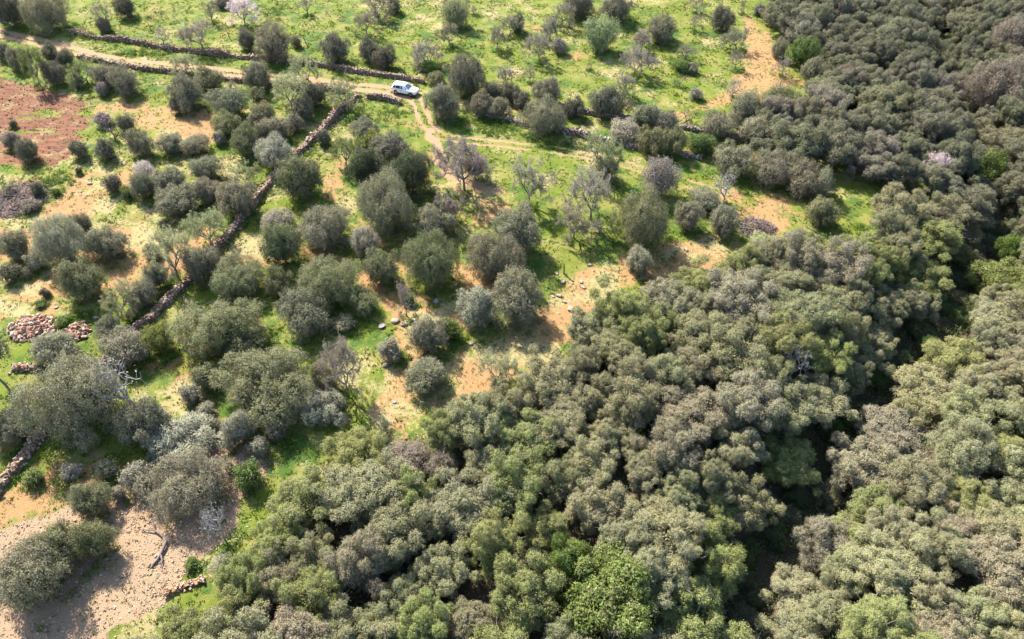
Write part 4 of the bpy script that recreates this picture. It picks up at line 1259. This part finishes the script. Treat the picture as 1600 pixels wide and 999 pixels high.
def heap(px, py, w, h, hgt, n, size, cols, label, name='rubble_heap', cat='rubble', seed=0, part='rubble', extra=None):
    r = np.random.default_rng(seed)
    c = at(px, py)
    _, d = project(c); s = FPX / d[0]
    rx = w / 2 / s; ry = h / 2 / s / math.sin(math.atan2(CAMH, math.hypot(c[1], 0)))
    e = thing(name, label, cat, c, 0)
    # earth mound under it
    k = 22; V = [[0, 0, hgt * .8]]
    for j, (f, zz) in enumerate(((.4, .62), (.7, .22), (.92, -.15))):
        for a in range(k):
            th = a / k * 6.283; ww = 1 + .3 * (vnoise(np.array([a * .7]), np.array([seed * 2.0 + j]), 2, 2)[0] - .5)
            V.append([math.cos(th) * rx * f * ww, math.sin(th) * ry * f * ww, hgt * zz])
    T = [[0, 1 + a, 1 + (a + 1) % k] for a in range(k)]
    Q = [[1 + j * k + a, 1 + (j + 1) * k + a, 1 + (j + 1) * k + (a + 1) % k, 1 + j * k + (a + 1) % k] for j in range(2) for a in range(k)]
    link('earth_mound', raw_mesh('earth_mound', V, [np.array(T), np.array(Q)], [M_STONE], smooth=True, tone=np.tile([[cols[0][0] * .8, cols[0][1] * .8, cols[0][2] * .8]], (len(V), 1))), e)
    th = r.uniform(0, 6.283, n); f = np.sqrt(r.random(n)) * 1.05
    P = np.stack([np.cos(th) * f * rx, np.sin(th) * f * ry, hgt * (.85 - .8 * f) + r.uniform(0, .12, n)], 1)
    cc = np.array(cols)[r.integers(0, len(cols), n)] * r.uniform(.65, 1.3, (n, 1))
    V, T, C = stones(P, size * np.clip(np.exp(r.normal(-.15, .45, n)), .3, 2.0), r, True, cc, .3)
    link(part, raw_mesh(part, V, T, [M_STONE], tone=C), e, kind='stuff')
    return e, rx, ry

REDS = [(.27, .14, .10), (.33, .22, .165), (.22, .115, .08), (.36, .27, .205), (.24, .17, .13)]
heap(52, 513, 74, 40, .9, 330, .42, REDS, 'heap of red stone rubble at the left edge of the straw field', seed=31)
heap(120, 520, 44, 30, .6, 80, .40, REDS, 'smaller red rubble heap overgrown with green weeds', seed=32)
ash, arx, ary = heap(30, 312, 96, 56, .4, 150, .30, [(.13, .085, .07), (.20, .13, .10), (.09, .062, .055), (.24, .16, .12)], 'dark purple heap of ash and burnt brush beside the red field', 'ash_heap', 'heap', 33, 'burnt_rubble')

def twigs(e, name, n, rx, ry, h, m, seed, rad=.02):
    r = np.random.default_rng(seed); a = Acc()
    for _ in range(n):
        th, f = r.uniform(0, 6.283), math.sqrt(r.random())
        p = np.array([math.cos(th) * f * rx, math.sin(th) * f * ry, h * (1 - f) * r.uniform(.3, 1.1) + .05])
        d = unit(np.array([r.normal(), r.normal(), r.normal(0, .25)])) * r.uniform(.5, 1.5)
        tube(a, [p - d / 2, p + r.normal(0, .06, 3), p + d / 2], [rad * 1.3, rad, rad * .5], 3)
    o = link(name, a.mesh(name, [m]), e, kind='stuff')

twigs(ash, 'burnt_twigs', 420, arx, ary, 1.0, M_SNAG, 5, .03)
bp = thing('branch_pile', 'pile of cut purple-grey branches at the edge of the bare ground', 'branch pile', at(1180, 358))
twigs(bp, 'branches', 380, 2.5, 1.9, 1.3, M_SNAG, 6, .03)

# limestone showing in the bare earth: each block a thing
ROCKS = """
870 428 9|small pale limestone block right beside the lone post
908 441 10|pale limestone block right of the lone post, rounder one
879 442 12|pale limestone block just below the foot of the lone post
912 450 9|small limestone block under the rounder block by the post
873 463 13|flat pale limestone block left in the bare earth strip, upper one
864 464 8|small stone left of the flat limestone block
882 472 8|small pale stone below the flat limestone block
892 484 15|largest pale limestone slab at the bottom of the outcrop
921 415 9|pale stone above the outcrop near the almond shadow
1071 391 10|pale stone at the tip of the big olive's long shadow
1002 436 9|rosy stone at the foot of the cone-shaped bush
682 472 13|lilac-grey boulder in the shade under the broad central olive
617 503 16|pale limestone slab on the stony path, left one of three
632 508 14|pale limestone slab on the stony path, middle one of three
646 502 14|pale limestone slab on the stony path, right one of three
597 511 13|lilac stone left of the three limestone slabs
604 571 13|pale flat rock beside the small pale shrub of the path
736 538 11|pale stone beside the leaning trunk shadow below the airy olive
616 629 9|lilac stone on the path near the wood's edge
141 288 10|pale round stone on the straw field
88 481 8|pinkish stone in the straw field left of the lone bush
108 490 9|pinkish stone right of the red rubble heap
150 497 11|flat pinkish stone right of the smaller rubble heap
132 492 9|small rosy stone above the smaller rubble heap
"""
def rock(px, py, w, label, seed):
    r = np.random.default_rng(seed)
    c = at(px, py); _, d = project(c); s = .85 * w / (FPX / d[0])
    V = np.concatenate([ICO_V]); F = ICO_F
    # one subdivision then flatten and chip
    mid = {}; V = list(map(np.array, V)); F2 = []
    def m(a, b):
        k = (min(a, b), max(a, b))
        if k not in mid: mid[k] = len(V); V.append(unit(V[a] + V[b]))
        return mid[k]
    for a, b, cc in F:
        x, y, z = m(a, b), m(b, cc), m(cc, a)
        F2 += [[a, x, z], [b, y, x], [cc, z, y], [x, y, z]]
    V = np.array(V); V = V * (1 + r.uniform(-.3, .22, (len(V), 1)))
    V[:, 2] = np.clip(V[:, 2], -.5, r.uniform(.3, .6))
    V *= np.array([1, r.uniform(.6, .9), .75]) * s * .5
    col = np.array([.24, .195, .15]) if 'lilac' not in label else np.array([.22, .19, .20])
    if 'pink' in label or 'rosy' in label: col = np.array([.24, .165, .125])
    C = np.tile(col[None], (len(V), 1)) * r.uniform(.85, 1.12, (len(V), 1))
    thing('rock', label, 'rock', c + np.array([0, 0, s * .1]), r.uniform(0, 6.28), 'rocks lying on the ground', raw_mesh('rock', V, np.array(F2), [M_STONE], tone=C))
for i, line in enumerate(ROCKS.strip().splitlines()):
    a, lab = line.split('|'); x, y, w = map(float, a.split())
    rock(x, y, w, lab, 300 + i)

# the lone post and a few dead sticks
def stick(name, label, cat, pts, rad, m, group=None):
    base = at(*pts[0]); a = Acc(); P = [np.array([0, 0, -.2])]
    for (dx, dy, dz) in pts[1:]: P.append(np.array([dx, dy, dz]))
    tube(a, P, np.linspace(rad, rad * .6, len(P)), 6)
    thing(name, label, cat, base, 0, group, a.mesh(name, [m], True))
stick('post', 'lone dark wooden post standing on bare earth at the grove edge', 'post', [(881, 428), (0, 0, .7), (-.05, 0, 1.55)], .11, M_SNAG)
stick('post', 'short leaning dead stub above the upper lane wall', 'post', [(480, 70), (-.3, .1, .8), (-.6, .2, 1.6)], .09, M_SNAG)
stick('post', 'small dark stub in the meadow above the upper lane wall, left', 'post', [(236, 48), (0, 0, .6), (-.15, 0, 1.5)], .08, M_SNAG)
stick('post', 'thin dark stub left of the narrow dark wall olive', 'post', [(359, 60), (-.1, 0, .6), (-.25, 0, 1.6)], .07, M_SNAG)
stick('post', 'dark stub on the upper lane wall left of the small beige almond', 'post', [(197, 64), (0, 0, .6), (.05, 0, 1.3)], .09, M_SNAG)

def dead_log():
    b = at(240, 890)
    e = thing('dead_log', 'forked dead trunk lying on the stony clearing', 'log', b)
    def w(px, py, dz): return at(px, py) - b + np.array([0, 0, dz])
    a = Acc()
    tube(a, [w(236, 889, .08), w(240, 883, .12), w(247, 876, .15), w(253, 866, .18), w(258, 856, .24), w(261, 849, .3), w(258, 843, .3)], [.07, .10, .12, .13, .13, .13, .10], 7)
    link('trunk', a.mesh('trunk', [M_SNAG], True), e)
    for pts in ([(259, 844, .3), (252, 837, .3), (243, 831, .25), (232, 830, .2), (220, 829, .2)], [(243, 831, .25), (241, 824, .35), (240, 817, .4)], [(252, 868, .18), (255, 877, .2), (252, 888, .1)]):
        a = Acc(); tube(a, [w(*p) for p in pts], np.linspace(.10, .035, len(pts)), 5)
        link('branch', a.mesh('branch', [M_SNAG], True), e)
dead_log()

# ------------------------------------------------------------------ leafy weeds and undergrowth (nobody could count these)
def leafy_stuff(name, label, pts, rad, hgt, per, L, Wd, tint, m, seed):
    r = np.random.default_rng(seed)
    pts = np.asarray(pts)
    n = len(pts)
    d = unit(r.normal(size=(n, per, 3)) + np.array([0, 0, .5])); d[..., 2] = np.abs(d[..., 2])
    sc = np.stack([rad, rad, hgt], 1)[:, None, :] * (.5 + .5 * r.random((n, per, 1)))
    c = (pts[:, None, :] + d * sc).reshape(-1, 3)
    dd = unit(d.reshape(-1, 3) * .6 + r.normal(0, .6, (n * per, 3)))
    V = leaf_tris(c, dd, L * r.uniform(.6, 1.3, len(c)), Wd * r.uniform(.7, 1.3, len(c)), r)
    b = np.repeat(r.uniform(-.18, .18, n), per)
    t = np.stack([.5 + b + r.normal(0, .12, len(c)), (r.random(len(c)) < .06) * .8, np.repeat(r.random(n) ** 2, per) * .6], 1)
    o = link(name, raw_mesh(name, V, np.arange(len(V)).reshape(-1, 3), [m], tone=np.repeat(np.clip(t, 0, 1.2), 3, 0)), kind='stuff')
    o['label'] = label; o.color = (*tint, 1)
    return o

def build_undergrowth():
    r = np.random.default_rng(8)
    # weeds: along walls, in the shade of trees, in patches
    P = []
    def blob(px, py, w, h, k):
        for _ in range(k):
            a = at(px + r.normal(0, w / 4), py + r.normal(0, h / 4)); P.append(a)
    for b in [(85, 284, 60, 40, 60), (50, 318, 70, 30, 30), (10, 290, 30, 30, 16), (120, 500, 50, 26, 40), (780, 200, 90, 40, 90), (720, 190, 60, 30, 40), (900, 230, 120, 16, 60), (560, 185, 60, 40, 60), (230, 85, 110, 12, 60), (330, 98, 80, 10, 40),
              (540, 125, 60, 12, 30), (1060, 100, 50, 40, 50), (1290, 300, 70, 30, 30), (700, 520, 40, 30, 30), (630, 560, 20, 30, 20), (610, 175, 60, 30, 40), (430, 20, 60, 26, 40), (250, 30, 90, 30, 40), (1340, 360, 30, 30, 14),
              (870, 190, 60, 20, 30), (1400, 670, 30, 40, 12), (1150, 960, 20, 30, 12)]: blob(*b)
    for L, k in ((WALL_DIAG, 220), (WALL_LANE, 110), (WALL_LOW, 60), (WALL_EAST, 60), (WALL_SHADE, 70)):
        Q = line_points(L, .3)
        for i in r.integers(0, len(Q), k):
            s = r.choice([-1, 1]) * r.uniform(.6, 1.8); a = Q[i] + r.normal(0, .5, 2) + np.array([s * .7, -abs(s) * .4])
            P.append(np.array([a[0], a[1], float(terr(a[0], a[1]))]))
    for (tx, ty, tr) in TREES:
        for _ in range(int(4 + tr * 6)):
            th = r.uniform(0, 6.283); a = np.array([tx + .35 * tr, ty - .5 * tr]) + np.array([math.cos(th), math.sin(th)]) * tr * r.uniform(.3, 1.1)
            P.append(np.array([a[0], a[1], float(terr(a[0], a[1]))]))
    P = np.array(P)
    z1, z2 = zones(P[:, 0], P[:, 1])
    P = P[(z2[:, 1] < .35) & (r.random(len(P)) < 1 - .75 * z2[:, 0])]
    n = len(P)
    leafy_stuff('weeds', 'leafy green weeds in patches on the grass and along the walls', P, r.uniform(.25, .7, n), r.uniform(.15, .45, n), 46, .16, .10, (.10, .17, .025), M_BROAD, 1)
    # undergrowth between the trunks of the wood and down in the ravine
    n = 34000
    x = r.uniform(-40, 115, n); y = r.uniform(14, 160, n)
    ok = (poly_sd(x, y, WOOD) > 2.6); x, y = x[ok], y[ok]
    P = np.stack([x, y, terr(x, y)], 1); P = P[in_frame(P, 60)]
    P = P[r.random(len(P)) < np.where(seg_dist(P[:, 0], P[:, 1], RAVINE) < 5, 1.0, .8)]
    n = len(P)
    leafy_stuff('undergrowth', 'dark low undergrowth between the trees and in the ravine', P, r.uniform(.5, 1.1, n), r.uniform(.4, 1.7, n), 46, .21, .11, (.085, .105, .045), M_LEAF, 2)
build_undergrowth()

# wood and grove going on beyond the frame: one far-off mass
def build_outer_wood():
    r = np.random.default_rng(4)
    if not OUTSIDE: return
    Vs, Cs = [], []
    protos = []
    for s in range(3):
        V, T, C, _, _ = crown_arrays(np.random.default_rng(500 + s), 2.6, 4.6, 14, .36, 1500, L=.6, Wd=.32, bottom=.1, tuft=.4)
        protos.append((V, C))
    for (x, y, R, u, v) in OUTSIDE[:260]:
        V, C = protos[int(r.integers(0, 3))]
        a = r.uniform(0, 6.283); c, s = math.cos(a), math.sin(a); k = R / 2.6 * 1.1
        Vs.append(np.stack([V[:, 0] * c - V[:, 1] * s, V[:, 0] * s + V[:, 1] * c, V[:, 2]], 1) * k + np.array([x, y, float(terr(x, y))])); Cs.append(C)
    V = np.concatenate(Vs)
    o = link('distant_wood', raw_mesh('distant_wood', V, np.arange(len(V)).reshape(-1, 3), [M_LEAF], tone=np.concatenate(Cs)), kind='stuff')
    o.color = (.11, .115, .06, 1); o['label'] = 'wood going on in one mass beyond the trees'
build_outer_wood()
# ------------------------------------------------------------------ the white car at the junction
def build_car():
    paint = plain_mat('white car paint', (.80, .81, .82), .28, 0, .5, .8, 3.0, .03)
    glass = plain_mat('dark car glass', (.02, .028, .04), .06, 0, .9)
    screen = plain_mat('windscreen glass with painted sky blue', (.05, .085, .15), .05, 0, 1.0)  # blue of the mirrored sky is put into the glass colour
    rubber = plain_mat('black tyre rubber', (.015, .015, .016), .85, 0, .3, 0, 20, .3)
    trim = plain_mat('black plastic trim', (.025, .025, .027), .55)
    alloy = plain_mat('alloy rim', (.5, .51, .53), .3, .9)
    lamp = plain_mat('clear lamp glass', (.62, .66, .70), .08, 0, .9, .5)
    red = plain_mat('red lamp glass', (.35, .012, .012), .12, 0, .8)
    plate = plain_mat('white number plate', (.72, .72, .70), .4)
    fr, rr = at(642.5, 151.5), at(618.5, 147)
    hd = math.atan2(fr[1] - rr[1], fr[0] - rr[0])
    mid = (fr + rr) / 2
    c = mid[:2] + np.array([-math.sin(hd), math.cos(hd)]) * .80
    e = thing('car', 'white estate car parked on the dirt track where it meets the lane', 'car', (c[0], c[1], float(terr(c[0], c[1])) + .02), hd)
    e.scale = (.93, .93, .93)
    ST = [(-2.24, .66, .48, .86), (-2.17, .80, .36, .98), (-1.95, .885, .29, 1.02), (-1.5, .92, .25, 1.02), (-.7, .93, .23, 1.00), (.2, .93, .23, .99), (.95, .92, .24, .99), (1.35, .905, .25, .96), (1.75, .87, .28, .91), (2.05, .80, .33, .83), (2.19, .69, .38, .74), (2.25, .56, .45, .66)]
    def ring(hw, zb, zt):
        h = zt - zb
        half = [(hw * .80, zb), (hw * .96, zb + .10 * h), (hw, zb + .42 * h), (hw * .985, zb + .70 * h), (hw * .93, zb + .92 * h), (hw * .80, zt), (hw * .4, zt + .025)]
        return half + [(-a, b) for a, b in half[::-1]]
    V, Q = [], []
    m = 14
    for x, hw, zb, zt in ST: V += [[x, a, b] for a, b in ring(hw, zb, zt)]
    for i in range(len(ST) - 1):
        for j in range(m): Q.append([i * m + j, i * m + (j + 1) % m, (i + 1) * m + (j + 1) % m, (i + 1) * m + j])
    V += [[ST[0][0], 0, .66], [ST[-1][0], 0, .56]]
    T = [[len(V) - 2, (j + 1) % m, j] for j in range(m)] + [[len(V) - 1, (len(ST) - 1) * m + j, (len(ST) - 1) * m + (j + 1) % m] for j in range(m)]
    link('body', raw_mesh('body', np.array(V), [np.array(Q), np.array(T)], [paint], smooth=True), e)
    # cabin: pillars and rounded roof
    CS = [(-2.16, -1.98, .80, .60, 1.00, 1.50), ]
    base = lambda t: np.array([-2.12 + t * 3.12, .855, .985]); 
    def sec(xb, xt, hb, ht, zb, zt):
        return [[xb, hb, zb], [xb + (xt - xb) * .9, hb + (ht - hb) * .88, zb + (zt - zb) * .9], [xt, ht * .86, zt], [xt, 0, zt + .035], [xt, -ht * .86, zt], [xb + (xt - xb) * .9, -(hb + (ht - hb) * .88), zb + (zt - zb) * .9], [xb, -hb, zb]]
    SX = [(-2.16, -1.92, .78, .58, .99, 1.52), (-1.75, -1.62, .85, .68, .99, 1.61), (-.85, -.85, .865, .71, .98, 1.645), (-.1, -.15, .865, .71, .98, 1.635), (.45, .06, .86, .69, .98, 1.60), (1.02, .20, .80, .62, .97, 1.545)]
    V, Q = [], []
    for s in SX: V += sec(*s)
    for i in range(len(SX) - 1):
        for j in range(6): Q.append([i * 7 + j, (i + 1) * 7 + j, (i + 1) * 7 + j + 1, i * 7 + j + 1])
    n = len(SX) - 1
    T = [[0, 1, 6], [1, 5, 6], [1, 2, 5], [2, 4, 5], [2, 3, 4]]
    T2 = [[n * 7 + a, n * 7 + c_, n * 7 + b] for a, b, c_ in T]
    link('cabin', raw_mesh('cabin', np.array(V), [np.array(Q), np.array(T + T2)], [paint], smooth=True), e)
    def panel(name, P, mm, off, parent=e, th=.012):
        P = np.array(P, float); nn = np.cross(P[1] - P[0], P[3] - P[0]); nn /= np.linalg.norm(nn)
        cc = P.mean(0)
        if nn @ (cc - np.array([cc[0] * .6, 0, .8])) < 0: nn = -nn
        V = np.vstack([P + nn * off, P * .97 + cc * .03 + nn * (off + th)])
        k = len(P)
        Fq = [[i, (i + 1) % k, k + (i + 1) % k, k + i] for i in range(k)]
        top = [[k, k + i, k + i + 1] for i in range(1, k - 1)]
        return link(name, raw_mesh(name, V, [np.array(Fq), np.array(top)], [mm]), parent)
    def side(x, f, sg):
        """point on the cabin's flank: x along the belt, f up"""
        s = np.array(SX); 
        hb = np.interp(x, s[:, 0], s[:, 2]); ht = np.interp(x, s[:, 0], s[:, 3]); xt = np.interp(x, s[:, 0], s[:, 1]); zt = np.interp(x, s[:, 0], s[:, 5]); zb = .985
        g = f * .9
        return [x + (xt - x) * g, sg * (hb + (ht - hb) * f * .88), zb + (zt - zb) * g]
    for sg in (1, -1):
        for a, b in ((-1.98, -1.45), (-1.36, -.52), (-.42, .86)):
            fa = .86
            P = [side(a, .08, sg), side(b, .08, sg), side(b if b < .5 else .62, fa, sg), side(a if a > -1.9 else -1.9, fa, sg)]
            panel('window', P, glass, .006)
    A = np.array(SX[-1]); 
    def front(y, f): return [A[0] + (A[1] - A[0]) * f, y * (A[2] + (A[3] - A[2]) * f), A[4] + (A[5] - A[4]) * f]
    panel('windscreen', [front(-.93, .05), front(.93, .05), front(.86, .9), front(-.86, .9)], screen, .008)
    B = np.array(SX[0])
    def back(y, f): return [B[0] + (B[1] - B[0]) * f, y * (B[2] + (B[3] - B[2]) * f), B[4] + (B[5] - B[4]) * f]
    panel('rear_window', [back(-.85, .12), back(.85, .12), back(.8, .86), back(-.8, .86)], glass, .008)
    # doors with handles
    for sg in (1, -1):
        for a, b in ((-1.32, -.46), (-.43, .72)):
            P = []
            V = []
            zz = [(.955, .30), (1.003, .55), (.994, .76), (.958, .92)]
            for x in (a, b):
                hw = np.interp(x, [s[0] for s in ST], [s[1] for s in ST])
                for k, z in zz: V.append([x, sg * (hw * k + .006), z])
            Qd = np.array([[0, 4, 5, 1], [1, 5, 6, 2], [2, 6, 7, 3]])
            d = link('door', raw_mesh('door', np.array(V), Qd, [paint], smooth=True), e)
            link('door_handle', raw_mesh('door_handle', box_v(a + .14, sg * .945, .80, .17, .03, .035), BOXQ, [trim]), d)
            link('door_seam', raw_mesh('door_seam', box_v(b + .013, sg * .905, .62, .014, .05, .62), BOXQ, [trim]), d)
        link('sill', raw_mesh('sill', box_v(-.05, sg * .895, .30, 2.0, .07, .09), BOXQ, [trim]), e)
        link('roof_rail', raw_mesh('roof_rail', box_v(-.75, sg * .60, 1.672, 1.7, .035, .035), BOXQ, [trim]), e)
        mv = box_v(.80, sg * 1.01, 1.04, .13, .20, .14); mv[4:, 1] = mv[4:, 1] * .985
        mo = link('door_mirror', raw_mesh('door_mirror', mv, BOXQ, [paint]), e)
        link('mirror_glass', raw_mesh('mirror_glass', box_v(.73, sg * 1.01, 1.04, .012, .16, .10), BOXQ, [glass]), mo)
        panel('headlight', [[2.13, sg * .46, .745], [1.98, sg * .80, .79], [1.80, sg * .875, .84], [2.05, sg * .55, .835]], lamp, .02, th=.02)
        panel('tail_light', [[-2.22, sg * .60, .70], [-2.15, sg * .80, .72], [-2.10, sg * .82, 1.0], [-2.19, sg * .66, .98]], red, .02, th=.02)
    link('grille', raw_mesh('grille', box_v(2.21, 0, .64, .06, .86, .13), BOXQ, [trim]), e)
    link('lower_grille', raw_mesh('lower_grille', box_v(2.16, 0, .42, .10, 1.0, .12), BOXQ, [trim]), e)
    link('number_plate', raw_mesh('number_plate', box_v(2.265, 0, .54, .02, .52, .11), BOXQ, [plate]), e)
    link('rear_bumper', raw_mesh('rear_bumper', box_v(-2.21, 0, .48, .12, 1.3, .14), BOXQ, [trim]), e)
    # wheels: arch lining on the body, tyre and rim each a sub-part
    def disc(r0, r1, y0, y1, n=22, hub=True):
        th = np.arange(n) / n * 6.283; V = []
        for rad, y in ((r0, y0), (r1, y0), (r1, y1), (r0, y1)):
            V += [[math.cos(t) * rad, y, math.sin(t) * rad] for t in th]
        Q = [[k * n + j, k * n + (j + 1) % n, ((k + 1) % 4) * n + (j + 1) % n, ((k + 1) % 4) * n + j] for k in range(4) for j in range(n)]
        return np.array(V), np.array(Q)
    av, aq = disc(.01, .40, -.055, .055)
    tv, tq = disc(.21, .335, -.11, .11)
    for x in (-1.32, 1.32):
        for sg in (1, -1):
            me = raw_mesh('wheel_arch', av, aq, [trim]); link('wheel_arch', me, e, (x, sg * .872, .36))
            w = link('wheel', raw_mesh('wheel', *disc(.01, .06, -.1, .1, 10), [alloy]), e, (x, sg * .838, .335))
            link('tyre', raw_mesh('tyre', tv, tq, [rubber], smooth=False), w)
            a = Acc()
            v, q = disc(.17, .215, -.105, .105); a.add(v, None, q)
            for k in range(5):
                an = k / 5 * 6.283; b = box_v(0, sg * .085, .12, .05, .03, .17)
                R = np.array([[math.cos(an), 0, math.sin(an)], [0, 1, 0], [-math.sin(an), 0, math.cos(an)]])
                a.add(b @ R.T, None, BOXQ)
            link('rim', a.mesh('rim', [alloy]), w)
build_car()
